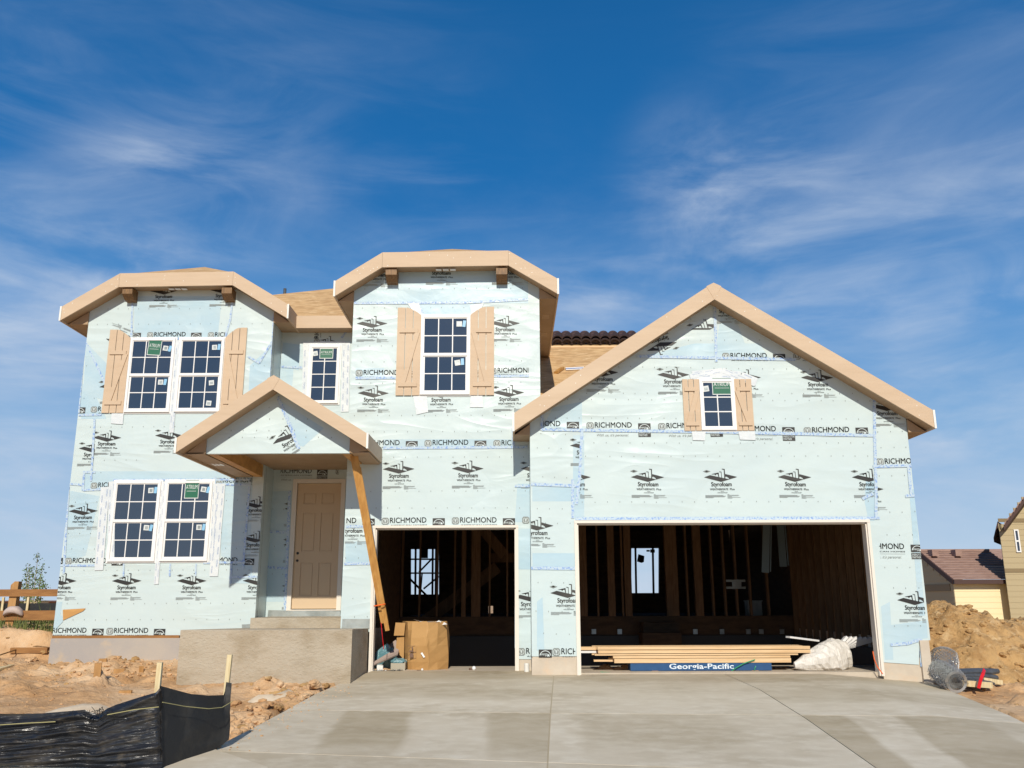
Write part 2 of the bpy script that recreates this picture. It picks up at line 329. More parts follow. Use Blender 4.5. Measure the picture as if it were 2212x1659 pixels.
class Wall:
    def __init__(s, Y): s.Y = Y; s.mb = MB(); s.g = []; s.k = 0
    def put(s, q, d, mi):
        for cl in s.g:
            q = clip(q, *cl)
            if len(q) < 3: return
        s.mb.poly([(a, s.Y-d, b) for a, b in q], mi)
    def xz(s, u, v): p = P(u, v, s.Y); return (p.x, p.z)
    def add(s, polys, x, z, rot=0, clips=(), sc=1, depth=.004):
        c, n = math.cos(R(rot)), math.sin(R(rot))
        for p, m in polys:
            q = [(x+sc*(a*c-b*n), z+sc*(a*n+b*c)) for a, b in p]
            for cl in clips:
                q = clip(q, *cl)
                if len(q) < 3: break
            if len(q) < 3: continue
            dy = {INK: 0, SOFT: 0, GREY: 0, WHT: .0015}.get(m, 0)
            s.put(q, depth+dy+.0035, m)
    def logo(s, u, v, umin=None, umax=None, rot=0, vmin=None, vmax=None, extra=(), sc=1, polys=FOAM):
        rot += random.uniform(-.9, .9)
        x, z = s.xz(u, v); cl = list(extra)
        if umin is not None: cl.append((-1, 0, -s.xz(umin, v)[0]))
        if umax is not None: cl.append((1, 0, s.xz(umax, v)[0]))
        if vmin is not None: cl.append((0, 1, s.xz(u, vmin)[1]))
        if vmax is not None: cl.append((0, -1, -s.xz(u, vmax)[1]))
        s.add(polys, x, z, rot, cl, sc)
    def rich(s, u, v, umin=None, umax=None, tagl=False, **k): s.logo(u, v, umin, umax, polys=RICHT if tagl else RICH, **k)
    def patch(s, pts, mi=1, d=.002):
        q = [s.xz(*p) for p in pts]; s.k += 1; s.put(q, (.0006+.00018*s.k if mi == 1 else d+.00018*s.k), mi)
    def tape(s, pts, w=.062, mi=6, d=.006, ink=False):
        q = [s.xz(*p) for p in pts]; w = w*.8 if mi == 6 else w
        for i in range(len(q)-1):
            s.k += 1; a = Vector(q[i]); b = Vector(q[i+1]); t = (b-a).normalized(); n = Vector((-t.y, t.x))*w/2
            L = (b-a).length; k = max(1, int(L/.35)); pr = [0]+[random.uniform(-.006, .006) for _ in range(k-1)]+[0]
            for j in range(k):
                p0 = a+(b-a)*(j/k)+n*pr[j]*0; p1 = a+(b-a)*((j+1)/k); e0, e1 = n*(1+pr[j]*12), n*(1+pr[j+1]*12)
                s.put([(p.x, p.y) for p in (p0-e0, p1-e1, p1+e1, p0+e0)], d+.003+.00012*s.k, mi)
            if ink:
                m = Matrix(((t.x, -t.y), (t.y, t.x))); x = .05; side = 1; hh = w*.15
                while x < L-.14:
                    for p, _ in txt('FORTIFLASH', 0, .13, 0, hh, 8, .02):
                        r = [a + m @ Vector((x+c_, (hh/2-d_)+side*w*.27)) for c_, d_ in p]
                        s.put([(g.x, g.y) for g in r], d+.003+.00012*s.k+.0015, 8)
                    x += .115; side = -side
    def staples(s, poly, rows, u0, du, jit=.004):
        """poly: convex clip area in px; rows: list of (v at left, v at right); dots every .206 m"""
        q = [s.xz(*p) for p in poly]
        a = sum(q[i][0]*q[(i+1) % len(q)][1]-q[(i+1) % len(q)][0]*q[i][1] for i in range(len(q)))
        if a < 0: q = q[::-1]
        ins = lambda x, z: all((q[(i+1) % len(q)][0]-q[i][0])*(z-q[i][1])-(q[(i+1) % len(q)][1]-q[i][1])*(x-q[i][0]) > 0 for i in range(len(q)))
        ul = min(p[0] for p in poly); ur = max(p[0] for p in poly)
        for vl, vr in rows:
            x0, z0 = s.xz(ul, vl); x1, z1 = s.xz(ur, vr); x = x0+random.uniform(0, .2)
            while x < x1:
                z = z0+(z1-z0)*(x-x0)/(x1-x0)+random.uniform(-jit, jit); xx = x+random.uniform(-.008, .008)
                if ins(xx, z): s.put([(xx-.0045, z-.010), (xx+.0045, z-.010), (xx+.0045, z+.010), (xx-.0045, z+.010)], .0075, GREY)
                x += .206
WM = [M[k] for k in ('wrap', 'wrap_blue', 'ink', 'ink_soft', 'ink_grey', 'ink_white', 'tape', 'flash', 'flash_ink', 'osb_patch', 'metalflash', 'osb_shaded')]
# ------------------------------------------------------------------ the house
Yg, Ym, Yl, Yd, Yb = 14.74, 15.35, 16.93, 17.6, 21.0
ZS = -1.15
house = empty('house', (0, 18, ZS), 'unfinished two storey house in pale blue printed wrap with tan trim', 'house')
# windows: (wall Y, left u, right u, top v, bottom v, cols, kind)
def win_rect(Y, ul, ur, vt, vb):
    um = (ul+ur)/2; a = P(ul, vt, Y); b = P(ur, vt, Y); return a.x, b.x, P(um, vb, Y).z, (a.z+b.z)/2
WINS = {}
def reg(n, *a): WINS[n] = (a[0],)+win_rect(*a); return WINS[n]
reg('ull', Yl, 284.6, 380.8, 732, 891); reg('ulr', Yl, 390.7, 486.9, 731.5, 890)
reg('lll', Yl, 250, 350, 1039.8, 1213); reg('llr', Yl, 360.4, 461.5, 1039, 1212)
reg('mid', Ym, 910.8, 1016, 682.5, 853.2); reg('rec', Yd, 671, 736, 747, 872); reg('gab', Yg, 1509, 1583.7, 819.8, 929.6)
def hole(n, e=.02):
    Y, x0, x1, z0, z1 = WINS[n]; return [(x0+e, z0+e), (x1-e, z0+e), (x1-e, z1-e), (x0+e, z1-e)]
def sticker(w, x, z, Y, kind, rot=0):
    c, n = math.cos(R(rot)), math.sin(R(rot)); T = lambda pts: [(x+a*c-b*n, z+a*n+b*c) for a, b in pts]
    if kind == 'small':
        m = MB(); m.poly([(a, Y, b) for a, b in T([(-.05, -.05), (.05, -.05), (.05, .05), (-.05, .05)])], 0)
        m.poly([(a, Y-.001, b) for a, b in T([(-.025, -.03), (.03, -.03), (.03, .03), (-.025, .03)])], 1); m.build('sticker', [M['paper'], M['metalflash']], w)
        m = MB(); m.poly([(a, Y-.002, b) for a, b in T([(.055, -.055), (.11, -.06), (.125, .06), (.07, .065)])], 0); m.build('sticker', M['cyan'], w)
    elif kind == 'white':
        m = MB(); m.poly([(a, Y, b) for a, b in T([(-.05, -.05), (.05, -.05), (.05, .05), (-.05, .05)])], 0); m.poly([(a, Y-.001, b) for a, b in T([(-.03, -.03), (.03, -.03), (.03, .02), (-.03, .02)])], 1)
        m.build('sticker', [M['paper'], M['metalflash']], w)
    else:
        W, H = kind; m = MB(); m.poly([(a, Y, b) for a, b in T([(0, 0), (W, 0), (W, H), (0, H)])], 0)
        m.poly([(a, Y-.001, b) for a, b in T([(.012, .015), (W-.012, .015), (W-.012, H-.012), (.012, H-.012)])], 1)
        for p, _ in txt('ATRIUM', .025, W-.03, -H*.72, -H*.5, 0, .01): m.poly([(a, Y-.003, b) for a, b in T([(q[0], -q[1]) for q in p])], 0)
        m.poly([(a, Y-.003, b) for a, b in T([(.04, H*.38), (W-.05, H*.38), (W-.05, H*.40), (.04, H*.40)])], 0)
        m.build('window_sign', [M['paper'], M['green']], w)
def window(n, kind, label=None):
    Y, x0, x1, z0, z1 = WINS[n]; f = MB(); t = .045; yf = Y-.048; yb = Y+.10
    f.wall([(x0, z0), (x1, z0), (x1, z1), (x0, z1)], [[(x0+t, z0+t), (x1-t, z0+t), (x1-t, z1-t), (x0+t, z1-t)]], yf, yb)
    f.wall([(x0-.028, z0-.028), (x1+.028, z0-.028), (x1+.028, z1+.028), (x0-.028, z1+.028)], [[(x0+.001, z0+.001), (x1-.001, z0+.001), (x1-.001, z1-.001), (x0+.001, z1-.001)]], Y-.016, Y-.002)
    a, b, c, d = x0+t, x1-t, z0+t, z1-t; g = MB(); panes = []
    def grid(xa, xb, za, zb, nc, nr, y):
        for i in range(1, nc): xx = xa+(xb-xa)*i/nc; g.box(xx-.009, xx+.009, y-.008, y-.001, za, zb)
        for i in range(1, nr): zz = za+(zb-za)*i/nr; g.box(xa, xb, y-.0075, y-.0005, zz-.009, zz+.009)
    if kind == 'dh':
        zm = (c+d)/2
        f.box(a, b, yf+.008, yb-.02, zm-.022, zm+.022)
        f.wall([(a, zm+.022), (b, zm+.022), (b, d), (a, d)], [[(a+.016, zm+.030), (b-.016, zm+.030), (b-.016, d-.016), (a+.016, d-.016)]], yf+.012, yb-.03)
        f.wall([(a, c), (b, c), (b, zm-.022), (a, zm-.022)], [[(a+.032, c+.034), (b-.032, c+.034), (b-.032, zm-.04), (a+.032, zm-.04)]], yf+.026, yb-.03)
        panes = [(a+.014, b-.014, zm+.028, d-.014, yf+.022), (a+.030, b-.030, c+.032, zm-.038, yf+.034)]
        for p in panes: grid(*p[:4], 3, 2, p[4])
    else:
        nc, nr = kind; f.wall([(a, c), (b, c), (b, d), (a, d)], [[(a+.02, c+.02), (b-.02, c+.02), (b-.02, d-.02), (a+.02, d-.02)]], yf+.012, yb-.03)
        panes = [(a+.018, b-.018, c+.018, d-.018, yf+.024)]; grid(*panes[0][:4], nc, nr, panes[0][4])
    w = f.build('window', M['vinyl'], house)
    if label: w['label'] = label
    g.build('glazing_bars', M['vinyl'], w)
    for p in panes: MB().box(p[0], p[1], p[4], p[4]+.006, p[2], p[3]).build('pane', M['glass'], w)
    def pt(ip, fx, fz): p = panes[ip]; return p[0]+(p[1]-p[0])*fx, p[2]+(p[3]-p[2])*fz, p[4]-.010
    def st(ip, fx, fz, kind, rot=0): x, z, y = pt(ip, fx, fz); sticker(w, x, z, y, kind, rot)
    return st
def shutter(xo, xi, z0, zo, zi, Y, arched=True, label=None):
    """xo outer edge, xi edge beside the window; zo top at the outer edge, zi at the window edge"""
    W = abs(xi-xo); sg = 1 if xi > xo else -1; b = MB(); e = [0, .34, .67, 1.0]; gap = .005
    def top(t):
        if not arched: return zo
        if t <= .36: return zo
        q = (t-.36)/.64; return zi+(zo-zi)*math.sqrt(max(0, 1-q*q)) if False else zo-(zo-zi)*(q**1.5)
    for i in range(3):
        t0, t1 = e[i], e[i+1]; n = 5 if arched else 1
        x = lambda t, s=0: xo+sg*(W*t+s)
        tp = [(x(t0+(t1-t0)*k/n, gap if k == 0 and i else (-gap if k == n and i < 2 else 0)), top(t0+(t1-t0)*k/n)) for k in range(n+1)]
        pts = [(tp[0][0], z0), (tp[-1][0], z0)]+tp[::-1]
        b.prism([(p[0], Y-.030-.001*i, p[1]) for p in pts], (0, .018, 0))
    s = b.build('shutter', M['tan'], house)
    if label: s['label'] = label
    H = zi-z0; bz = z0+H*.13; tz = z0+H*.80; h = .075 if arched else .065
    for z in (bz, tz): MB().box(xo+sg*W*.10, xi-sg*W*.12, Y-.052, Y-.033, z-h/2, z+h/2).build('batten', M['tan'], s)
    xa, xb = (xo+sg*W*.30, xi-sg*W*.14)
    w = .085; MB().prism([(xa-w/2*1, Y-.050, bz+h/2), (xa+w/2, Y-.050, bz+h/2), (xb+w/2*1, Y-.050, tz-h/2), (xb-w/2, Y-.050, tz-h/2)], (0, .017, 0)).build('diagonal_batten', M['tan'], s)
# ---- walls
G = Wall(Yg); gx = lambda u, v: P(u, v, Yg).x
xGL = P(1146.5, 1150, Yg).x; xGR = P(1984, 1150, Yg).x; zGbL = P(1146, 1418, Yg).z
apex = P(1544, 640, Yg-.3); apG = (apex.x, P(1544, 640, Yg).z)
m_g = .632
dlx0, dlx1 = P(1249.5, 1300, Yg).x, P(1888, 1300, Yg).x; dz = PZ(1565, 1129.5, Yg)
def gz(x, off=0): return apG[1]-m_g*abs(x-apG[0])+off
zl = gz(xGL)+.05; zr = gz(xGR)+.05
outer = [(xGL, zGbL), (dlx0, zGbL), (dlx0, dz), (dlx1, dz), (dlx1, PZ(1920, 1430, Yg)), (P(1985, 1433, Yg).x, PZ(1985, 1436, Yg)), (P(1986, 1383, Yg).x, PZ(1986, 1383, Yg)), (xGR, PZ(2000, 1383, Yg)), (xGR, zr), (apG[0], apG[1]+.05), (xGL, zl)]
G.mb.wall(outer, [hole('gab')], Yg, Yg+.15, 0, 0, 11)
G.g = [(-1, 0, -xGL), (1, 0, xGR), (m_g, 1, apG[1]+m_g*apG[0]), (-m_g, 1, apG[1]-m_g*apG[0])]
# layered sheets and colour
for q in ([(1150, 1049), (1243, 1049), (1243, 1083), (1150, 1083)], [(1238, 940), (1262, 940), (1262, 1120), (1238, 1120)], [(1870, 1040), (1889, 1036), (1889, 1125), (1876, 1125), (1868, 1085)], [(1150, 1195), (1243, 1195), (1243, 1232), (1150, 1232)],
          [(1195, 880), (1257, 868), (1257, 927), (1170, 927)], [(1500, 742), (1640, 742), (1660, 772), (1380, 772)], [(1903, 1310), (1922, 1300), (1930, 1425), (1912, 1425)], [(1964, 1060), (1975, 1056), (1998, 1330), (1985, 1330)],
          [(1560, 660), (1590, 690), (1610, 745), (1548, 745)], [(1925, 1350), (2002, 1340), (2004, 1378), (1925, 1392)], [(1160, 1300), (1172, 1290), (1176, 1405), (1160, 1405)], [(1860, 800), (1889, 820), (1889, 850), (1850, 820)]):
    G.patch(q)
for u, kw in ((1240, dict(umin=1250)), (1398.7, {}), (1557, {}), (1716.8, {}), (1877, dict(umax=1888))): G.logo(u, 1046, **kw)
G.logo(1266.6, 977.5, umin=1232, umax=1257); G.logo(1158.9, 1151, umin=1147); G.logo(1225.5, 1297, umax=1243)
G.logo(1300.7, 819); G.logo(1454.7, 824); G.logo(1609, 829.6); G.logo(1765.7, 830.4); G.logo(1915, 893, umin=1889)
G.logo(1572.7, 672.5, umin=1546); G.logo(1873.4, 1071.7, umin=1890); G.logo(1976, 1312.5, umax=1997)
G.logo(1524, 722, umax=1543, rot=12, vmax=712); G.logo(1425, 735, rot=196, vmax=770, sc=1)
G.rich(1112.5, 924.5, umin=1172, umax=1262); G.rich(1266.8, 927, tagl=True); G.rich(1422, 929, tagl=True); G.rich(1578, 934, tagl=True, umin=1622); G.rich(1736.8, 938, tagl=True, umax=1884, vmax=944)
G.rich(1560.4, 776.6, umin=1550); G.rich(1714, 777); G.rich(1193.4, 1416.6, umax=1243, vmax=1419); G.rich(1045, 1416.6, umin=1149)
G.rich(1893.6, 1005.5, umax=1972); G.rich(1852, 1189, umin=1900, umax=1995, tagl=True)
p = G.xz(1988, 1425); G.add(txt('ND', 0, .17, -.10, 0, INK, -.01), p[0], p[1], 90, [])
for t in ([(1257.5, 925), (1252, 1030), (1245, 1090)], [(1237, 1120), (1237, 1036)], [(1888, 812), (1889, 950), (1892, 1050), (1892, 1118)], [(1243, 1120.5), (1900, 1119)], [(1147, 1046), (1247, 1050)], [(1147, 1227), (1243, 1228)],
          [(1543.5, 655), (1547, 782)], [(1375, 770), (1720, 777)], [(1172, 862), (1170, 930)], [(1170, 928), (1262, 929.5)], [(1262, 929.5), (1500, 932.5), (1889, 941)], [(1885, 1008), (1972, 1006)], [(1962, 1008), (1968, 1072)], [(1955, 1072), (1980, 1070)],
          [(1923, 1393), (1960, 1390), (1988, 1381)], [(1988, 1380), (1991, 1440)], [(1862, 1078), (1886, 1066)]):
    G.tape(t, .062)
G.tape([(1495, 811), (1540, 807), (1600, 812), (1634, 826)], .15, 7, .008, True); G.tape([(1490, 814), (1560, 800), (1630, 830)], .09, 7, .010, True)
for q in ([(1494, 931), (1524, 931), (1522, 952), (1496, 951)], [(1594, 931), (1630, 931), (1632, 951), (1598, 950)]): G.patch(q, 7, .009)
G.staples([(1262, 935), (1884, 943), (1888, 1118), (1244, 1118)], [(957, 957), (986, 985), (1065+20, 1083)], 0, 0)
G.staples([(1175, 925), (1175, 850), (1546, 655), (1880, 850), (1880, 935)], [(735, 735), (850, 850), (862, 866), (903, 905), (793-3, 800), (690, 690)], 0, 0)
G.staples([(1150, 932), (1235, 932), (1243, 1415), (1150, 1415)], [(936, 940), (985-18, 988-18), (1029, 1033), (1099, 1100), (1130, 1131), (1226+32, 1259), (1320, 1321), (1400-32, 1370)], 0, 0)
G.staples([(1894, 890), (1962, 930), (2000, 1378), (1925, 1425), (1900, 1130)], [(933, 931), (967, 965), (1028, 1027), (1107, 1105), (1156, 1155), (1226, 1226), (1270, 1270), (1352, 1352)], 0, 0)
wg = G.mb.build('wall', WM, house, label='garage gable wall wrapped in printed pale blue sheet')
Mw = Wall(Ym); xML = P(750, 1000, Ym).x; xMR = xGL+.05
sx0, sx1 = P(806.5, 1300, Ym).x, P(1115, 1300, Ym).x; sz = PZ(960, 1140.5, Ym)
xUR = P(1166, 740, Ym).x; zk = PZ(1140, 905, Ym)
# top profile follows the clipped gable
fM = Ym-.28
mA, mB, mC, mD = [P(*q, fM) for q in ((726, 609), (827, 548), (1098, 544), (1203, 604))]
hB = 0.29
zM = lambda x: min(mB.z, mA.z+(x-mA.x)*(mB.z-mA.z)/(mB.x-mA.x), mD.z-(mD.x-x)*(mD.z-mC.z)/(mD.x-mC.x))
top = [(xUR, zM(xUR)-.1), (mC.x, mC.z-.1), (mB.x, mB.z-.1), (xML, zM(xML)-.1)]
zMb = PZ(770, 1357, Ym); zP = -.45
outer = [(xML, zP-.06), (sx0, zP-.06), (sx0, sz), (sx1, sz), (sx1, PZ(1130, 1424, Ym)), (xMR, PZ(1130, 1424, Ym)), (xMR, zk), (xUR, zk)]+top
sM = (mB.z-mA.z)/(mB.x-mA.x); Mw.g = [(-sM, 1, mA.z-sM*mA.x-.1), (sM, 1, mD.z+sM*mD.x-.1), (-1, 0, -xML), (0, 1, mB.z-.12), (1, 0, xMR-.05)]
Mw.mb.wall(outer, [hole('mid')], Ym, Ym+.15, 0, 0, 11)
for q in ([(1118, 1045), (1146, 1045), (1146, 1128), (1112, 1128)], [(770, 560), (1160, 590), (1164, 655), (766, 655)][:4], [(880, 657), (1042, 657), (1020, 690), (905, 690)], [(1112, 1142), (1146, 1142), (1146, 1230), (1118, 1230)], [(768, 795), (830, 795), (830, 816), (768, 816)],
          [(746, 1170), (800, 1170), (800, 1215), (746, 1215)], [(1112, 1312), (1120, 1312), (1120, 1400), (1112, 1400)], [(828, 949), (1112, 949), (1112, 966), (828, 966)]):
    Mw.patch(q)
for u, v in ((803, 712.4), (1089.7, 711.6), (805.5, 863.3), (951.5, 863.5), (1098.3, 862), (952.2, 590), (812, 594), (1094, 590)): Mw.logo(u, v, umin=764)
Mw.logo(860.7, 1027.8); Mw.logo(1010, 1026.8); Mw.logo(1159, 1027, umax=1146); Mw.logo(760.3, 1146.5, umin=746, umax=803, vmin=1139); Mw.logo(1146, 1304.6, umin=1118, umax=1146)
Mw.rich(768.2, 812.7); Mw.rich(1057.6-145, 811, umin=1030); Mw.rich(1057.6, 808, umax=1158); Mw.rich(768.5, 965, umin=775); Mw.rich(917, 965); Mw.rich(1065.8, 965, umax=1112)
Mw.rich(824.4-151.6, 1134.5, umin=748); Mw.rich(824.4, 1133.4, vmax=1137); Mw.rich(976, 1132.5, vmax=1137); Mw.rich(1127.9, 1131, umax=1146); Mw.rich(1118.3, 1416, umin=1118, umax=1146, vmax=1422)
for t in ([(765, 655), (1000, 654), (1163, 646)], [(768, 817), (862, 816)], [(1066, 813), (1160, 812)], [(1158, 625), (1154, 650), (1153, 820)], [(1160, 756), (1163, 850)], [(828, 968), (1140, 966)], [(747, 1137.5), (800, 1137)], [(744, 1218), (803, 1217)], [(1108, 925), (1110, 968)], [(1112, 1050), (1146, 1050)], [(902, 656), (915, 682)]):
    Mw.tape(t, .058)
for q in ([(892, 853), (922, 853), (925, 890), (900, 896)], [(1017, 853), (1042, 853), (1044, 880), (1015, 880)], [(880, 655), (905, 655), (912, 682), (890, 670)], [(1016, 660), (1045, 655), (1040, 668), (1018, 680)]): Mw.patch(q, 7, .009)
Mw.patch([(740, 1337), (803, 1337), (803, 1358), (738, 1358)], 10, .005); Mw.patch([(772, 1340), (797, 1340), (796, 1350), (775, 1350)], 8, .006) if False else None
Mw.staples([(768, 600), (1160, 600), (1162, 900), (762, 900)], [(625, 622), (677-12, 664), (748, 745), (782, 779), (828, 825), (898, 897)], 0, 0)
Mw.staples([(765, 935), (1140, 900), (1146, 1140), (748, 1140)], [(933, 932), (988, 987), (1062, 1060), (1098, 1097)], 0, 0)
Mw.staples([(746, 1140), (803, 1140), (800, 1340), (740, 1340)], [(1182, 1181), (1245-40, 1205), (1293, 1292), (1333, 1332)], 0, 0)
Mw.mb.build('wall', WM, house, label='middle wall over the single garage door, wrapped in printed sheet')
Lw = Wall(Yl); xLL = P(145, 1100, Yl).x; xLR = P(572, 1000, Yl).x; zLb = PZ(250, 1373, Yl); fL = Yl-.28
lA, lB, lC, lD = [P(*q, fL) for q in ((136, 664), (261, 593), (505.4, 589), (622, 659))]
zL = lambda x: min(lB.z, lA.z+(x-lA.x)*(lB.z-lA.z)/(lB.x-lA.x), lD.z-(lD.x-x)*(lD.z-lC.z)/(lD.x-lC.x))
outer = [(xLL, zLb), (xLR, zLb), (xLR, zL(xLR)-.1), (lC.x, lC.z-.1), (lB.x, lB.z-.1), (xLL, zL(xLL)-.1)]
sL = (lB.z-lA.z)/(lB.x-lA.x); Lw.g = [(-sL, 1, lA.z-sL*lA.x-.1), (sL, 1, lD.z+sL*lD.x-.1), (-1, 0, -xLL), (1, 0, xLR), (0, 1, lB.z-.12)]
Lw.mb.wall(outer, [hole(k) for k in ('ull', 'ulr', 'lll', 'llr')], Yl, Yl+.15, 0, 0, 11)
for q in ([(290, 640), (480, 640), (470, 730), (290, 730)], [(165, 830), (195, 830), (230, 905), (175, 905)], [(152, 1060), (215, 1072), (185, 1200), (135, 1220)], [(470, 1040), (545, 1045), (540, 1240), (478, 1200)], [(180, 1018), (545, 1018), (545, 1060), (175, 1060)],
          [(186, 740), (235, 790), (240, 870), (180, 850)], [(120, 1300), (135, 1300), (125, 1360), (110, 1360)], [(500, 1215), (545, 1215), (545, 1260), (500, 1260)], [(540, 790), (592, 740), (585, 900), (535, 890)]):
    Lw.patch(q)
for u, v, kw in ((131.7, 1268.7, dict(umin=116)), (272.3, 1268.8, {}), (412.9, 1268.8, {}), (554.8, 1268.8, dict(umax=558)), (178.5, 1117.5, {}), (364.3, 954, {}), (229.6, 958.4, dict(umin=202)), (199.5, 982, dict(umax=204)),
                 (552.3, 1102, dict(umin=532, umax=567)), (551, 1176.8, dict(umin=530, umax=566)), (353, 640.7, {}), (483.2, 639, dict(umax=503))): Lw.logo(u, v, **kw)
Lw.logo(262, 730, umax=287, umin=228, rot=160, vmin=690); Lw.logo(245, 845, umax=238, rot=8)
Lw.rich(317.4, 730, vmax=732); Lw.rich(317.4-131, 730, umin=287, vmax=732); Lw.rich(448.7, 730, umax=487, vmax=732); Lw.rich(195.8, 891, umax=222); Lw.rich(64, 891, umin=172); Lw.rich(195.8, 1055.8, umax=250); Lw.rich(466.4, 1046, umax=545)
Lw.rich(140.3, 1218.7); Lw.rich(10, 1218.7, umin=126); Lw.rich(424, 1217, umin=475); Lw.rich(96, 1370.5, umin=109); Lw.rich(229.4, 1370.5)
for t in ([(287, 640), (284, 730)], [(503, 640), (498, 690), (487, 728)], [(284, 733), (487, 731)], [(184, 735), (228, 830)], [(188, 680), (170, 893)], [(170, 897), (220, 896)], [(205, 905), (197, 1040)], [(184, 1020), (207, 1020)], [(182, 1018), (180, 1060)], [(180, 1059), (250, 1056)], [(245, 1037), (540, 1036)],
          [(147, 1045), (182, 1048)], [(149, 1050), (138, 1240)], [(130, 1221), (215, 1222)], [(540, 1040), (525, 1230)], [(495, 1247), (560, 1246)], [(500, 1215), (498, 1262)], [(440, 1216), (530, 1214)], [(468, 1046), (542, 1048)], [(592, 680), (582, 880)], [(590, 735), (560, 785), (536, 770)], [(125, 1240), (112, 1360)], [(465, 1030), (464, 1060)]):
    Lw.tape(t, .05)
for u in (268, 368, 424): Lw.tape([(u, 1218), (u-1, 1245)], .04)
for u in (287, 395): pass
Lw.tape([(228, 1052), (214, 1232)], .16, 7, .008, True); Lw.tape([(243, 1040), (240, 1215)], .13, 7, .0085, True); Lw.tape([(354, 1040), (338, 1262)], .085, 7, .008, True); Lw.tape([(478, 1045), (462, 1245)], .16, 7, .008, True); Lw.tape([(466, 1045), (458, 1215)], .1, 7, .0085, True)
Lw.tape([(386, 735), (371, 935)], .09, 7, .008, True)
Lw.patch([(242, 893), (268, 893), (266, 917), (240, 915)], 7, .009)
Lw.patch([(136.5, 1317), (186, 1314), (180, 1320), (137, 1340)], 9, .007); Lw.patch([(121, 1345), (136, 1341), (138, 1331), (128, 1330)], 1, .012); Lw.patch([(118, 1362), (137, 1342), (130, 1335), (122, 1345)], 1, .02)
Lw.patch([(435, 1355), (545, 1340), (545, 1356), (520, 1358), (435, 1362)], 0, .003); Lw.patch([(523, 1349), (541, 1348), (541, 1356), (523, 1357)], 10, .009)
Lw.staples([(190, 690), (282, 640), (500, 640), (590, 700), (582, 900), (200, 1030), (170, 900)], [(668, 666), (701, 699), (790, 790), (860, 860), (923, 920), (995, 990), (1029-8, 1018)], 0, 0)
Lw.staples([(150, 1060), (565, 1050), (556, 1358), (110, 1368)], [(1085, 1080), (1153, 1150), (1186, 1184), (1232, 1231), (1304, 1303), (1339, 1338)], 0, 0)
Lw.mb.build('wall', WM, house, label='left bay wall wrapped in printed sheet with four windows')
# recess wall with the door and its upper part
Dw = Wall(Yd); xDL = xLR-.02; xDR = xML+.05
dl, dr_, dzt, dzb = P(634, 1035, Yd).x, P(747.5, 1035, Yd).x, PZ(690, 1035, Yd), PZ(675, 1319, Yd)
outer = [(xDL, -.32), (dl, -.32), (dl, dzt), (dr_, dzt), (dr_, -.32), (xDR+.04, -.32), (xDR+.04, PZ(700, 700, Yd)), (xDL, PZ(700, 700, Yd))]
Dw.g = [(0, 1, PZ(700, 705, Yd)), (-1, 0, -xDL)]
Dw.mb.wall(outer, [hole('rec')], Yd, Yd+.15, 0, 0, 11)
Dw.patch([(582, 1062), (630, 1060), (620, 1300), (575, 1300)]); Dw.patch([(585, 1150), (628, 1150), (624, 1215), (584, 1225)]); Dw.patch([(612, 740), (650, 745), (645, 800), (606, 790)]); Dw.patch([(606, 775), (636, 775), (630, 850), (604, 850)])  # tall first patch is added to paint the recess shade bluer
Dw.logo(644, 1112, umax=620); Dw.logo(642, 1190, umax=620); Dw.logo(640, 1290, umax=618); Dw.logo(706, 752); Dw.logo(650, 900); Dw.rich(690, 745, umax=700, rot=90)
Dw.rich(590, 1025, tagl=True, umin=606); Dw.rich(725, 1025, tagl=True, umax=732)
for t in ([(626, 1060), (615, 1330)], [(575, 1225), (620, 1228)], [(578, 1148), (622, 1150)], [(608, 792), (660, 795)], [(738, 730), (760, 700)]): Dw.tape(t, .06)
Dw.tape([(664, 740), (661, 880)], .16, 7, .008, True); Dw.tape([(748, 740), (745, 890)], .16, 7, .008, True); Dw.tape([(655, 744), (745, 742)], .1, 7, .009)
Dw.patch([(580, 1318), (735, 1320), (735, 1336), (578, 1336)], 10, .01)
Dw.staples([(590, 1060), (620, 1060), (615, 1320), (575, 1320)], [(1100, 1100), (1180, 1180), (1240, 1240)], 0, 0)
Dw.mb.build('wall', WM, house, label='recessed entry wall behind the porch')
YR_ = 26.99
# side walls
def side(x, y0, y1, z0, z1, th, prints, face):
    m = MB(); m.box(x, x+th, y0, y1, z0, z1, 11); xo_ = x-.003 if face < 0 else x+th+.003; m.poly([(xo_, y0, z0), (xo_, y1, z0), (xo_, y1, z1), (xo_, y0, z1)], 0)
    for q, mi in prints: m.poly([(x + (-.004 if face < 0 else th+.004), a, b) for a, b in q], mi)
    return m.build('side_wall', WM, house)
side(xLR-.15, Yl+.151, Yd+.0, -.5, zL(xLR)-.12, .149, [], 1)
side(xLL+.001, Yl+.151, 26, zLb, zL(xLL)-.12, .149, [], -1)
side(xML+.001, Ym+.151, Yd-.001, -.5, mA.z-.1, .149, [], -1)
side(xUR-.15, Ym+.151, 19, zk, mD.z-.12, .149, [], 1)
side(xGR-.15, Yg+.151, YR_, PZ(2000, 1383, Yg), zr-.06, .149, [], 1)
side(xGL+.001, Yg+.151, Ym-.001, zGbL, zl-.08, .149, [], -1)
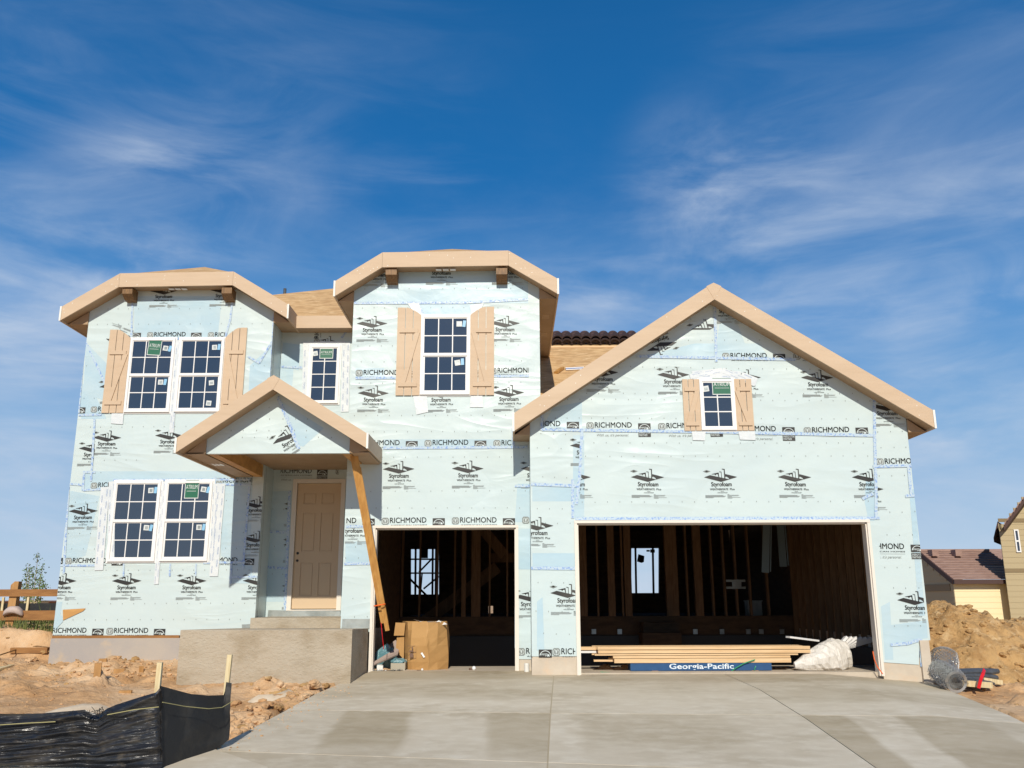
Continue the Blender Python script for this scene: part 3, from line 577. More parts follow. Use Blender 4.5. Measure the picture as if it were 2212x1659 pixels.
# main upper floor back, side and rear walls (rear wall has the openings one sees daylight through)
YR = 27.0; bk = MB()
def rearhole(ul, ur, vt, vb): return [(P(ul, vb, YR).x, PZ(ul, vb, YR)), (P(ur, vb, YR).x, PZ(ul, vb, YR)), (P(ur, vt, YR).x, PZ(ul, vt, YR)), (P(ul, vt, YR).x, PZ(ul, vt, YR))]
bk.wall([(xLL, -1.2), (xGR, -1.2), (xGR, 3.0), (xUR, 4.2), (xUR, 5.4), (xLL, 5.4)], [rearhole(887, 948, 1186, 1284), rearhole(1364, 1424, 1184, 1281), rearhole(1055, 1065, 1309, 1334)], YR, YR+.15, 0)
bk.build('rear_wall', M['osb_shaded'], house)
for u0, u1, vt, vb in ((887, 948, 1186, 1284), (1364, 1424, 1184, 1281)):
    h = rearhole(u0, u1, vt, vb); b = MB(); y = YR-.01
    if u0 < 1000:
        for vv in (1208, 1238): b.bar(P(880, vv, y), P(955, vv, y), .05, .045)
        for uu in (897, 934, 941): b.bar(P(uu, 1290, y+.01), P(uu+1, 1180, y+.01), .045, .06)
        b.bar(P(935, 1205, y-.01), P(905, 1236, y-.01), .04, .05); b.bar(P(885, 1250, y-.02), P(925, 1290, y-.02), .05, .06); b.bar(P(948, 1245, y-.03), P(915, 1272, y-.03), .04, .05); b.bar(P(912, 1238, y-.04), P(908, 1285, y-.04), .04, .04)
        b.box(P(909, 1190, y).x, P(925, 1190, y).x, y-.06, y-.05, PZ(910, 1206, y), PZ(910, 1184, y))
        b.build('scaffold_brace', M['dark'], house)
    else:
        for uu in (1374.5, 1412): b.bar(P(uu, 1290, y+.01), P(uu-2, 1180, y+.01), .035, .06)
        q = [P(*t, y-.03) for t in ((1379, 1197), (1392, 1201), (1391, 1214), (1386, 1216), (1376, 1213))]; b.prism(q, (0, .01, 0))
        b.box(P(1400, 1, y).x*0+P(1396, 1190, y).x, P(1403, 1190, y).x, y-.05, y-.04, PZ(1400, 1192, y), PZ(1400, 1188, y)); b.box(P(1404, 1190, y).x, P(1414, 1190, y).x, y-.05, y-.045, PZ(1400, 1194, y), PZ(1400, 1187, y))
        b.build('sash', M['dark'], house)
# ---- shutters and windows
s_ = window('ull', 'dh', 'upper left window with a green sign in its top sash'); s_(0, .84, .78, 'small', -8); s_(0, .37, .57, (.27, .33), -3); s_(1, .80, .83, 'small')
s_ = window('ulr', 'dh'); s_(0, .83, .80, 'small', 3); s_(1, .83, .80, 'white', 6); s_(1, .80, .15, 'white', -5)
s_ = window('lll', 'dh'); s_(0, .84, .82, 'small', 2); s_(1, .82, .86, 'small', -4)
s_ = window('llr', 'dh', 'lower window nearer the porch with a green sign in its top sash'); s_(0, .86, .84, 'small', -8); s_(0, .40, .58, (.27, .36), 0); s_(1, .83, .86, 'small')
s_ = window('mid', 'dh'); s_(0, .82, .84, 'small', 0); s_(1, .80, .82, 'small', 10)
s_ = window('rec', (2, 4)); s_(0, .28, .80, (.28, .22), 0); s_(0, .1, .9, 'white', 10)
s_ = window('gab', (2, 3)); s_(0, .33, .72, (.34, .30), 0); s_(0, .1, .86, 'white', 8)
w = WINS['ull']; xo = P(239.7, 713, Yl).x; shutter(xo, w[1]-.012, w[3]-.01, PZ(240, 713, Yl), w[4]+.01, Yl)
w = WINS['ulr']; xo2 = P(535, 708.6, Yl).x; shutter(xo2, w[2]+.012, w[3]-.01, PZ(535, 708.6, Yl), w[4]+.01, Yl)
w = WINS['mid']; shutter(P(860, 665.5, Ym).x, w[1]-.005, w[3]-.01, PZ(860, 665.5, Ym), w[4]+.01, Ym); shutter(P(1067.4, 663.5, Ym).x, w[2]+.005, w[3]-.01, PZ(1067.4, 663.5, Ym), w[4]+.01, Ym)
w = WINS['gab']; shutter(P(1472.7, 820.5, Yg).x, w[1]-.004, w[3]-.01, w[4], w[4], Yg, False); shutter(P(1621.4, 820.5, Yg).x, w[2]+.004, w[3]-.01, w[4], w[4], Yg, False)
# ---- front door
cs = MB(); cs.wall([(dl, dzb), (dr_, dzb), (dr_, dzt), (dl, dzt)], [[(dl+.085, dzb+.02), (dr_-.085, dzb+.02), (dr_-.085, dzt-.075), (dl+.085, dzt-.075)]], Yd-.02, Yd+.14)
door = MB(); x0, x1, z0, z1 = dl+.09, dr_-.09, dzb+.035, dzt-.08; dW = x1-x0; dH = z1-z0
hl = []; pan = []
for c0, c1 in ((.15, .44), (.56, .85)):
    for r0, r1 in ((.10, .36), (.45, .76), (.83, .92)):
        hl.append([(x0+dW*c0, z0+dH*r0), (x0+dW*c1, z0+dH*r0), (x0+dW*c1, z0+dH*r1), (x0+dW*c0, z0+dH*r1)])
door.wall([(x0, z0), (x1, z0), (x1, z1), (x0, z1)], hl, Yd+.04, Yd+.075); door.box(x0, x1, Yd+.055, Yd+.085, z0, z1)
for q in hl:
    a, b, c, d = q[0][0]+.02, q[1][0]-.02, q[0][1]+.02, q[2][1]-.02; door.prism([(a, Yd+.045, c), (b, Yd+.045, c), (b, Yd+.045, d), (a, Yd+.045, d)], (0, .01, 0))
D0 = door.build('door', M['doorpaint'], house, label='tan six panel front door'); cs.build('door_casing', M['casing'], D0)
for v in (1195, 1211): q = P(638 if v > 1200 else 639, v, Yd+.03); MB().tube([(q.x+.035, Yd+.036, q.z), (q.x+.035, Yd+.06, q.z)], .026, 12).build('lock_hole', M['knob'], D0)
t = MB(); pts = [P(u, v, Yd+.02) for u, v in ((633, 1212), (630, 1240), (629, 1270), (627, 1285))]; t.tube(pts, [.006, .008, .02, .008], 6).build('marking_ribbon', M['redtie'], D0)
# ---- foundation, sill plate, porch
f = MB(); f.box(xLL-.01, xDL+.7, Yl-.03, Yl+.17, -1.7, zLb-.045); f.build('foundation', M['found'], house)
MB().box(xLL, P(388, 1370, Yl).x, Yl-.012, Yl+.1, zLb-.045, zLb+.004).build('sill_plate', M['rail'], house)
f = MB(); f.box(xLL, xLL+.2, Yl+.17, YR, -1.7, zLb-.02); f.build('foundation', M['found'], house)
f = MB(); zt = zGbL+.02
f.box(xGL-.0, dlx0-.045, Yg+.012, Yg+.2, ZS-.6, zGbL+.03); f.build('foundation', M['found_light'], house); f = MB(); f.box(dlx1+.045, P(1986, 1400, Yg).x-.002, Yg+.012, Yg+.2, -1.8, PZ(1950, 1425, Yg)+.03)
f.box(P(1986, 1400, Yg).x, P(2006, 1400, Yg).x, Yg-.04, Yb, -1.8, PZ(1990, 1383, Yg)); f.build('foundation', M['found_light'], house)
f = MB(); f.box(sx1+.045, xGL+.02, Ym+.012, Ym+.2, ZS-.5, PZ(1130, 1424, Ym)+.03); f.build('foundation', M['found_light'], house)
p0 = P(761, 1362, 13.81).x; pl = P(390, 1361, 13.81).x
zF = PZ(575, 1360, 13.81); zB_ = PZ(470, 1357, Yl); zq = lambda y: zF+(zB_-zF)*(y-13.81)/(Yl-13.81)
b = MB(); yy_ = [13.81, 13.83, Yl-.031]
b.prism([(pl, 13.81, -1.8), (pl, 13.81, zF-.012), (pl, 13.825, zF), (pl, Yl-.031, zq(Yl-.031)), (pl, Yl-.031, -1.8)], (p0-pl, 0, 0)); b.box(p0-1.2, p0-.002, Yl-.0305, Yl+.1, -1.8, zB_-.01)
b.build('porch_base', M['conc'], house, label='bare concrete porch block in front of the entry')
b = MB(); sl = P(541, 1340, 16.2).x; b.box(sl, xML+.2, 16.2, Yd-.02, zP-.2, PZ(640, 1334.5, 16.2)); b.build('step', M['conc'], house)
# ---- garage door openings
def frame(x0, x1, zt, zb, Y, w, nm='garage_door_frame'):
    m = MB(); m.box(x0-w, x1+w, Y-.045, Y-.009, zt-.0, zt+w); m.box(x0-w, x0+.002, Y-.04, Y-.006, zb, zt); m.box(x1-.002, x1+w, Y-.04, Y-.006, zb, zt)
    m.box(x0+.002, x0+.022, Y-.005, Y+.16, zb, zt-.02); m.box(x1-.022, x1-.002, Y-.005, Y+.16, zb, zt-.02); m.box(x0+.0225, x1-.0225, Y-.004, Y+.16, zt-.022, zt-.002)
    return m.build(nm, [M['casing']], house)
frame(sx0, sx1, sz, ZS-.02, Ym, .042); frame(dlx0, dlx1, dz, ZS-.04, Yg, .045)
# ---- garage interior: framing
for x in [xML+.3+.406*i for i in range(24)]:
    if x < xGL: MB().box(x, x+.040, Yb, Yb+.14, -.37, 1.95).build('stud', M['stud'], house)
for u in (1168, 1215, 1250+130, 1382+5): pass
for u in (1289, 1342, 1482, 1537, 1563, 1588, 1617, 1655): x = P(u, 1240, Yb).x; MB().box(x, x+.04, Yb, Yb+.14, -.37, 1.95).build('stud', M['stud'], house)
for u, w_ in ((1313, .16), (1349, .16), (1438, .28), (1500, .18), (1253, .16), (997, .10), (1022, .17)): x = P(u, 1240, Yb-.02).x; MB().box(x, x+w_, Yb-.012, Yb+.13, -.37, 1.93).build('post', M['stud'], house)
MB().box(xML+.2, xGR-.2, Yb-.01, Yb+.2, -.8, -.372).build('rim_board', M['osb_shaded'], house)
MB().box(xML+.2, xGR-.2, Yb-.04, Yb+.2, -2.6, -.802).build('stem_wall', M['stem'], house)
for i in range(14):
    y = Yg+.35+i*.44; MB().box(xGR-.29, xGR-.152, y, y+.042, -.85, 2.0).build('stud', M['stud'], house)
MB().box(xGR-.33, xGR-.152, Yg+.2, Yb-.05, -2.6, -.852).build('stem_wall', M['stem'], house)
MB().box(xML+.151, xML+.28, Yd+.16, Yb-.02, -2.6, 2.0).build('partition', M['osb_shaded'], house); MB().box(xML+.151, xML+.24, Ym+.152, Yd+.159, -2.6, 2.0).build('partition', M['osb_shaded'], house)
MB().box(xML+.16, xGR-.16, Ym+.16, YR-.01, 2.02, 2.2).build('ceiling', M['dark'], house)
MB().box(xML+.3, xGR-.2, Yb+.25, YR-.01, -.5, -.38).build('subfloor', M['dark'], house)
b = MB()
for dx in (0, .9): b.bar(P(905, 1352, Yb+1+dx), P(1075, 1225, Yb+1+dx), .04, .28)
b.build('stair_stringer', M['stud'], house); MB().bar(P(1040, 1140, Yb+.6), P(1090, 1200, Yb+.6), .04, .25).build('stair_stringer', M['stud'], house)
MB().bar(P(1060, 1205, Yb+1.5), P(1118, 1205, Yb+1.5), .05, .22).build('beam', M['stud'], house)
b = MB(); b.box(P(1385, 1330, 20.4).x, P(1400+10, 1330, 20.4).x+.6, 20.3, 20.9, -1.0, -.72); b.box(P(1390, 1330, 20.4).x, P(1400+10, 1330, 20.4).x+.6, 20.5, 20.9, -.72, -.5); b.build('steps', M['osb_shaded'], house)
for u in (1283, 1339, 1503-.5, 1450, 1560, 1617, 1645, 1690): q = P(u, 1364, Yb-.06); MB().box(q.x-.05, q.x+.05, Yb-.05, Yb-.015, q.z-.06, q.z+.05).build('outlet_box', M['metalflash'], house)
# garage slab strip, pit floor behind it
b = MB(); b.box(xML+.21, xGL+.15, Ym+.0, 16.4, ZS-.4, ZS+.012); b.box(xGL+.151, xGR-.16, Yg+.08, 16.4, ZS-.4, ZS+.012); b.build('garage_slab', M['slab'], house)
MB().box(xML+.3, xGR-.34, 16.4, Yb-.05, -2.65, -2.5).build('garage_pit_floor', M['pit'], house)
# ------------------------------------------------------------------ roofs
def band(prof, h, Y0, Y1, mats, name='roof', parent=None, label=None):
    """roof slab whose front section is the polyline prof (x,z) and h deep, from Y0 to Y1; top strand board, underside soffit"""
    m = MB(); n = len(prof)
    for i in range(n-1):
        (xa, za), (xb, zb) = prof[i], prof[i+1]
        m.poly([(xa, Y0, za), (xb, Y0, zb), (xb, Y1, zb), (xa, Y1, za)], 0)
        m.poly([(xa, Y0, za-h), (xa, Y1, za-h), (xb, Y1, zb-h), (xb, Y0, zb-h)], 1)
        m.poly([(xa, Y0, za-h), (xb, Y0, zb-h), (xb, Y0, zb), (xa, Y0, za)], 1)
        m.poly([(xa, Y1, za-h), (xa, Y1, za), (xb, Y1, zb), (xb, Y1, zb-h)], 1)
    for i in (0, n-1):
        x, z = prof[i]; q = [(x, Y0, z-h), (x, Y0, z), (x, Y1, z), (x, Y1, z-h)]; m.poly(q if i == 0 else q[::-1], 1)
    return m.build(name, mats, parent or house)
def fascia(prof, h, Y, th=.035, caps=True, drop=.03):
    """front boards: each a piece of the polyline, proud of the slab, cut ends white"""
    out = []
    for i in range(len(prof)-1):
        (xa, za), (xb, zb) = prof[i], prof[i+1]; g = .0015
        m = MB(); m.prism([(xa+g, Y-th, za-h), (xb-g, Y-th, zb-h), (xb-g, Y-th, zb+.012), (xa+g, Y-th, za+.012)], (0, th-.001, 0))
        for k in range(7):
            t = random.random(); xx = xa+(xb-xa)*t; zz = za+(zb-za)*t-random.uniform(.03, h-.03); m.poly([(xx-.006, Y-th-.001, zz-.007), (xx+.006, Y-th-.001, zz-.007), (xx+.006, Y-th-.001, zz+.007), (xx-.006, Y-th-.001, zz+.007)], 1)
        o = m.build('rake_board', [M['tan'], M['endcap']], house); out.append(o)
    return out
def eave(x, z, h, Y0, Y1, side):
    s = 1 if side > 0 else -1
    a = MB().box(x, x+s*.03, Y0-.036, Y1, z-h-.012, z+.008).build('eave_board', M['tan'], house)
    c = MB().box(x+s*.0005, x+s*.034, Y0-.043, Y0-.0365, z-h-.012, z+.010).build('board_end', M['endcap'], a)
    return a
def bay_roof(A, B, Cc, D, Yf, Yw, xl, xr, Yback, apex_v, apex_u, vents=()):
    h = .275; zr = B.z+(B.z-A.z)/(B.x-A.x)*(Cc.x-B.x)/2; xm = (B.x+Cc.x)/2; ya = Yf+1.2
    for k in range(60):
        y = Yf+.3+k*.05
        q = ray(apex_u, apex_v); zz = q.z/q.y*y
        if zz >= zr: ya = y; break
    m = MB(); pA, pB, pC, pD = [Vector((p.x, Yf, p.z)) for p in (A, B, Cc, D)]; ap = Vector((xm, ya, zr)); bk = Vector((xm, Yback, zr))
    Ab, Db = Vector((A.x, Yback, A.z)), Vector((D.x, Yback, D.z))
    m.poly([pB, pC, ap]); m.poly([pA, pB, ap, bk, Ab]); m.poly([pC, pD, Db, bk, ap])
    dn = Vector((0, 0, -.03)); m.poly([pB+dn, ap+dn, pC+dn]); m.poly([pA+dn, Ab+dn, bk+dn, ap+dn, pB+dn]); m.poly([pC+dn, ap+dn, bk+dn, Db+dn, pD+dn])
    rf = m.build('roof', M['osb'], house)
    prof = [(A.x, A.z), (B.x, B.z), (Cc.x, Cc.z), (D.x, D.z)]
    fascia(prof, h, Yf); eave(A.x, A.z, h, Yf, Yback, -1); eave(D.x, D.z, h, Yf, Yback, 1)
    s = MB(); z0 = h-.02
    for i in range(3):
        (xa, za), (xb, zb) = prof[i], prof[i+1]
        s.prism([(xa+.002, Yf, za-z0), (xb-.002, Yf, zb-z0), (xb-.002, Yw-.001, zb-z0), (xa+.002, Yw-.001, za-z0)], (0, 0, .015))
    # level eave soffits behind the rake and the triangular returns
    for x0, x1, z in ((A.x, xl-.001, A.z), (xr+.001, D.x, D.z)):
        s.box(x0+.002, x1, Yw-.0, Yback, z-h+.0, z-h+.018)
        if x0 < x1-.3 or True:
            zi = z+(B.z-A.z)/(B.x-A.x)*(x1-x0)*1.0
            tri = [(x0+.01, Yw-.03, z-h+.0), (x1, Yw-.03, z-h+.0), (x1, Yw-.03, zi-h)] if x0 == A.x else [(x1-.01, Yw-.03, z-h), (x0, Yw-.03, z-h), (x0, Yw-.03, zi-h)]
            s.prism(tri, (0, .028, 0))
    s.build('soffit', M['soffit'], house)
    for x in (B.x+.16, Cc.x-.12):
        k = MB(); zt = B.z-h-.005; k.prism([(x-.10, Yf+.01, zt), (x-.10, Yw-.002, zt), (x-.10, Yw-.002, zt-.22), (x-.10, Yw-.12, zt-.21), (x-.10, Yf+.01, zt-.12)], (.20, 0, 0)); k.build('bracket', M['bracket'], house)
    xv = xm; k = MB()
    for j in (-.13, 0, .13): k.box(xv+j-.05, xv+j+.05, Yf+.06, Yf+.14, B.z-h-.0, B.z-h+.0045-.012)
    k.build('soffit_vent', M['vinyl'], house)
    return xm, ya, zr
bay_roof(mA, mB, mC, mD, fM, Ym, xML, xUR, 20.0, 537.4, 978.6)
bay_roof(lA, lB, lC, lD, fL, Yl, xLL, xLR, 21.0, 576.6, 448.7)
for y in (Ym+.9, Ym+2.1):
    k = MB(); x = (xUR+mD.x)/2; z = mD.z-.276
    for j in range(4): k.box(x-.07, x+.07, y+j*.06, y+j*.06+.035, z-.006, z+.001)
    k.build('soffit_vent', M['tan'], house)
# garage gable roof
gF = Yg-.30; gL = P(1111.3, 893.8, gF); gA = P(1540.5, 613.5, gF); gR = P(2012.5, 887.6, gF); hg = .29
prof = [(gL.x, gL.z), (gA.x, gA.z), (gR.x, gR.z)]
band(prof, .04, gF, 19.3, [M['osb'], M['soffit']]); fascia(prof, hg, gF)
ax = gA.x; MB().prism([(ax-.13, gF-.040, gA.z-.055), (ax, gF-.040, gA.z-hg-.01), (ax+.13, gF-.040, gA.z-.055), (ax, gF-.040, gA.z+.01)], (0, .004, 0)).build('ridge_piece', M['tan'], house)
eave(gL.x, gL.z, hg, gF, Ym-.002, -1); eave(gR.x, gR.z, hg, gF, Yb, 1)
s = MB()
for i in range(2):
    (xa, za), (xb, zb) = prof[i], prof[i+1]; s.prism([(xa+.002, gF, za-hg+.02), (xb, gF, zb-hg+.02), (xb, Yg-.001, zb-hg+.02), (xa+.002, Yg-.001, za-hg+.02)], (0, 0, .012))
s.box(gL.x+.002, xGL-.001, Yg-.001, Ym-.001, gL.z-hg-.02, gL.z-hg+.0); s.box(xGR+.001, gR.x-.002, Yg-.001, Yb, gR.z-hg-.02, gR.z-hg)
s.prism([(gL.x+.01, Yg-.05, gL.z-hg-.02), (xGL+.0, Yg-.05, gL.z-hg-.02), (xGL+.0, Yg-.05, gL.z-hg+m_g*(xGL-gL.x))], (0, .045, 0)); s.prism([(gR.x-.01, Yg-.05, gR.z-hg-.02), (xGR, Yg-.05, gR.z-hg-.02), (xGR, Yg-.05, gR.z-hg+m_g*(gR.x-xGR))], (0, .045, 0))
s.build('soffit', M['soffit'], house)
# main roof slope right of the middle bay (y 16.6 .. 21) and left between the bays
def slope(q, mname, nm='roof', th=.04):
    m = MB(); q = [Vector(p) for p in q]; nrm = (q[1]-q[0]).cross(q[2]-q[0]).normalized()
    if nrm.z < 0: nrm = -nrm
    m.prism(q, -nrm*th); return m.build(nm, M[mname], house)
zr_ = .3048*21; XR = P(1520, 721, 21).x; z16 = zr_-.64*(21-15.6)
slope([(xUR+.0, 15.6, z16), (XR, 15.6, z16), (XR, 21, zr_), (xUR-.3, 21, zr_)], 'osb')
slope([(xUR-.3, 21, zr_), (XR, 21, zr_), (XR, 27.2, zr_-.64*6.2), (xUR-.3, 27.2, zr_-.64*6.2)], 'osb')
q = ray(700, 684); ye = Yd-.32; ze = q.z/q.y*ye
def onslope(u, v):
    d = ray(u, v); t = (ze-.64*ye)/(d.z-.64*d.y); return d*t
a, b = onslope(560, 640), onslope(760, 619)
slope([(lD.x-.6, ye, ze), (mA.x+.6, ye, ze), tuple(b), tuple(a)], 'osb')
slope([tuple(a), tuple(b), (b.x, 27, b.z-4), (a.x, 27, a.z-4)], 'osb')
MB().box(lD.x-.05, mA.x+.7, ye-.035, ye-.002, ze-.25, ze+.01).build('eave_board', M['tan'], house)
MB().box(lD.x-.05, xML, ye-.001, Yd-.001, ze-.245, ze-.225).build('soffit', M['soffit'], house)
slope([(lA.x+.5, 18, lD.z), (b.x+3, 18, lD.z), (b.x+3, 22, 6.4), (lA.x+.5, 22, 6.4)], 'osb')
slope([(lA.x+.5, 22, 6.4), (b.x+3, 22, 6.4), (b.x+3, 27.2, 4.6), (lA.x+.5, 27.2, 4.6)], 'osb')
q = P(615, 634, 19.4); MB().tube([(q.x, 19.4, q.z-.5), (q.x, 19.4, PZ(615, 623.5, 19.4))], .035, 10).build('vent_pipe', M['steel'], house)
# porch roof
pF = 13.85; pL = P(384.5, 947.5, pF); pA_ = P(592.3, 812.8, pF); pR = P(792.5, 937.8, pF); hp = .225
prof = [(pL.x, pL.z), (pA_.x, pA_.z), (pR.x, pR.z)]
m = MB()
for i in (0, 1):
    (xa, za), (xb, zb) = prof[i], prof[i+1]; yb_ = Yd-.001 if i == 0 else Ym-.001
    if i == 0:
        m.prism([(xa, pF, za), (xb, pF, zb), (xb, Yd-.001, zb), (xLR+.01, Yd-.001, za+(zb-za)*(xLR+.01-xa)/(xb-xa)), (xLR+.01, Yl-.001, za+(zb-za)*(xLR+.01-xa)/(xb-xa)), (xa, Yl-.001, za)], (0, 0, -.04))
    else:
        xw = xML-.01; m.prism([(xa, pF, za), (xb, pF, zb), (xb, Ym-.001, zb), (xw, Ym-.001, za+(zb-za)*(xw-xa)/(xb-xa)), (xw, Yd-.001, za+(zb-za)*(xw-xa)/(xb-xa)), (xa, Yd-.001, za)], (0, 0, -.04))
pr = m.build('porch_roof', M['osb'], house, label='small gabled porch roof of bare tan boards')
for i in range(2):
    (xa, za), (xb, zb) = prof[i], prof[i+1]; g = .0015
    MB().prism([(xa+g, pF-.035, za-hp), (xb-g, pF-.035, zb-hp), (xb-g, pF-.035, zb+.012), (xa+g, pF-.035, za+.012)], (0, .034, 0)).build('rake_board', M['tan'], pr)
MB().prism([(pA_.x-.10, pF-.040, pA_.z-.045), (pA_.x, pF-.040, pA_.z-hp-.01), (pA_.x+.10, pF-.040, pA_.z-.045), (pA_.x, pF-.040, pA_.z+.01)], (0, .004, 0)).build('ridge_piece', M['tan'], pr)
for x, z, s_, y1 in ((pL.x, pL.z, -1, Yl-.002), (pR.x, pR.z, 1, Ym-.002)):
    MB().box(x, x+s_*.03, pF-.036, y1, z-hp-.01, z+.008).build('eave_board', M['tan'], pr); MB().box(x+s_*.0005, x+s_*.034, pF-.044, pF-.0365, z-hp-.01, z+.010).build('board_end', M['endcap'], pr)
yg2 = pF+.30; PW = Wall(yg2); PW.g = [(0, -1, -2.312)]
gl, gr = P(446, 968, yg2), P(756, 962, yg2); zb0 = 2.31; top_ = P(593.5, 845, yg2)
zt_ = pA_.z-hp+.03; mm = (pA_.z-pL.z)/(pA_.x-pL.x); mr_ = (pA_.z-pR.z)/(pR.x-pA_.x)
PW.mb.wall([(gl.x, zb0), (gr.x, zb0), (gr.x, zt_-mr_*(gr.x-pA_.x)), (pA_.x, zt_), (gl.x, zt_-mm*(pA_.x-gl.x))], [], yg2, yg2+.08, 0, 0, 11)
sl_ = P(600, 860, yg2); sr_ = P(646, 968, yg2); nx, nz = (sr_.z-sl_.z), -(sr_.x-sl_.x); 
k = 1 if nx*(sl_.x-1)+nz*sl_.z < nx*sl_.x+nz*sl_.z else -1
PW.logo(629, 952, rot=33, extra=[(k*nx, k*nz, k*(nx*sl_.x+nz*sl_.z))]); PW.patch([(605, 865), (700, 925), (655, 965), (640, 960)]); PW.tape([(600, 857), (625, 915), (646, 970)], .07)
PW.staples([(450, 972), (593, 850), (752, 962), (752, 968)], [(880, 880), (905, 905), (930, 930), (945, 945)], 0, 0)
PW.mb.build('gable_wall', WM, pr)
s = MB()
for i in range(2):
    (xa, za), (xb, zb) = prof[i], prof[i+1]; s.prism([(xa+.002, pF, za-hp+.02), (xb, pF, zb-hp+.02), (xb, yg2-.001, zb-hp+.02), (xa+.002, yg2-.001, za-hp+.02)], (0, 0, .012))
s.box(pL.x+.002, gl.x-.03, yg2-.03, Yl-.002, zb0-.005, zb0+.012); s.box(gr.x+.03, pR.x-.002, yg2-.03, Ym-.002, zb0-.005, zb0+.012)
s.prism([(pL.x+.01, yg2-.03, pL.z-hp), (gl.x, yg2-.03, zb0+.002), (gl.x, yg2-.03, zt_-mm*(pA_.x-gl.x))], (0, .028, 0)); s.prism([(pR.x-.01, yg2-.03, pR.z-hp), (gr.x, yg2-.03, zb0+.002), (gr.x, yg2-.03, zt_-mr_*(gr.x-pA_.x))], (0, .028, 0))
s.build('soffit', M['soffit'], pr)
MB().box(gl.x+.15, xML+.0, yg2+.085, Yd-.003, 2.54, 2.56).build('porch_ceiling', M['soffit'], pr)
MB().box(gl.x, gl.x+.15, yg2+.081, Yl-.004, zb0, 2.6).build('beam', M['osb_patch'], pr); MB().box(gr.x-.14, gr.x, yg2+.081, Ym-.004, zb0, 2.6).build('beam', M['osb_patch'], pr)
MB().box(gl.x+.151, gr.x-.141, yg2+.081, yg2+.12, zb0+.002, 2.6).build('beam', M['soffit'], pr)
k = MB(); q = P(485, 1003, 15.6); x = (pL.x+gl.x)/2; y = 15.2
for j in range(3): k.box(x-.09+j*.065, x-.09+j*.065+.045, y, y+.22, zb0-.011, zb0-.006)
k.build('soffit_vent', M['vinyl'], pr)
# ------------------------------------------------------------------ ground and driveway
def zdrive(x, y): return ZS-.04*(15-y)-.08*max(0, x-4.9) if y < 15.4 else ZS
def drv(u, v):
    d = ray(u, v); lo, hi = 3.0, 30.0
    for _ in range(50):
        m = (lo+hi)/2; p = d*(m/d.y)
        if p.z > zdrive(p.x, p.y): lo = m
        else: hi = m
    return d*(lo/d.y)
def ground(X, Y):
    X = np.asarray(X, float); Y = np.asarray(Y, float)
    z = ZS-.04*(15-np.clip(Y, 2, 15))-.05-.07*np.clip(X-4.9, 0, 4)
    yard = -1.24+.20*ss(14.3, 16.8, Y); z = np.where(X < -2.6, np.maximum(z, 0*z-9)*(1-ss(13.2, 14.6, Y))+yard*ss(13.2, 14.6, Y), z)
    z = np.where(X < -2.6, z+.03*ss(-2.9, -6, X)*0, z)
    bank = ss(17.2, 17.55, Y+.5*(fbm(X*.9, Y*0, 3, 11)-.5))*ss(-8.55, -8.9, X); z = z+bank*.50
    z = z-ss(22, 60, Y)*.25*(X < 0)
    right = ss(5.2, 8.0, X); z = z-.02*right-.9*ss(18, 29, Y)*ss(6, 12, X)
    inside = (X > -8.4)*(X < 6.4)*ss(15.75, 16.0, Y)*(1-ss(26.6, 26.9, Y)); z = z-1.2*inside*(Y > 17.3)-1.2*inside*(Y <= 17.3)*(X > -2.4)
    f = 1-ss(40, 120, np.hypot(X, Y-10))
    n = (fbm(X*.5, Y*.5, 3, 1)-.5)*.22+(fbm(X*1.9, Y*1.9, 4, 4)-.5)*.13
    clod = np.maximum(0, fbm(X*3.3, Y*3.3, 4, 21)-.53)*.55*ss(.42, .62, fbm(X*.55, Y*.9, 3, 33))
    z = z+(n+clod)*f
    z = z+(np.abs(fbm(X*5, Y*7, 4, 91)-.5)-.1)*-.10*ss(.35, .65, fbm(X*.7, Y*1.1, 3, 95))*f
    # loose spoil beside the driveway, ruts and lumps in the yard
    z = z+.16*np.exp(-((X+7.0)/.38)**2-((Y-15.9)/.42)**2)*(.6+.8*fbm(X*6, Y*6, 3, 8))
    z = z+.10*np.exp(-((X+9.6)/.7)**2-((Y-13.1)/.3)**2)+.12*np.exp(-((X+9.0)/.9)**2-((Y-14.4)/.25)**2)
    return z
L0 = [(797, 1452), (759, 1466), (680, 1500), (610.6, 1538.5), (541, 1575.6), (489.7, 1601.5), (467, 1620), (440, 1633)]
Lp = [drv(*p) for p in L0]; Jp = [drv(1196, 1462), drv(1189, 1541), drv(1183, 1649)]; Rp = [drv(1577, 1461), drv(1640, 1489), drv(1740, 1551.5), drv(1887, 1655)]; Ep = [drv(2016, 1477), drv(2181, 1546), drv(2260, 1585)]
def xi(pts, y):
    pts = sorted(pts, key=lambda p: p.y)
    if y <= pts[0].y: a, b = pts[0], pts[1]
    elif y >= pts[-1].y: a, b = pts[-2], pts[-1]
    else:
        for a, b in zip(pts, pts[1:]):
            if a.y <= y <= b.y: break
    return a.x+(b.x-a.x)*(y-a.y)/(b.y-a.y)
y1l, y1m, y1r = drv(700, 1533).y, drv(1189, 1541).y, drv(2190, 1561).y
y2l, y2m = drv(490, 1622).y, drv(1183, 1649).y; y2r = y2m-.9
def yj(j, x):
    if j == 0: return 15.35 if x < xGL else 14.80
    a, b, c = (y1l, y1m, y1r) if j == 1 else (y2l, y2m, y2r) if j == 2 else (4.2, 4.2, 4.2)
    xa, xb, xc = -2.8, .5, 5.5
    return a+(b-a)*(x-xa)/(xb-xa) if x < xb else b+(c-b)*(x-xb)/(xc-xb)
dw = MB()
def edge(k, y):
    if k == 0: return xi(Lp, y)
    if k == 1: return xi(Jp, y)
    if k == 2: return xi(Rp, y)
    return min(xi(Ep, y), xGR+.9 if y > 12 else 99)
stain = []
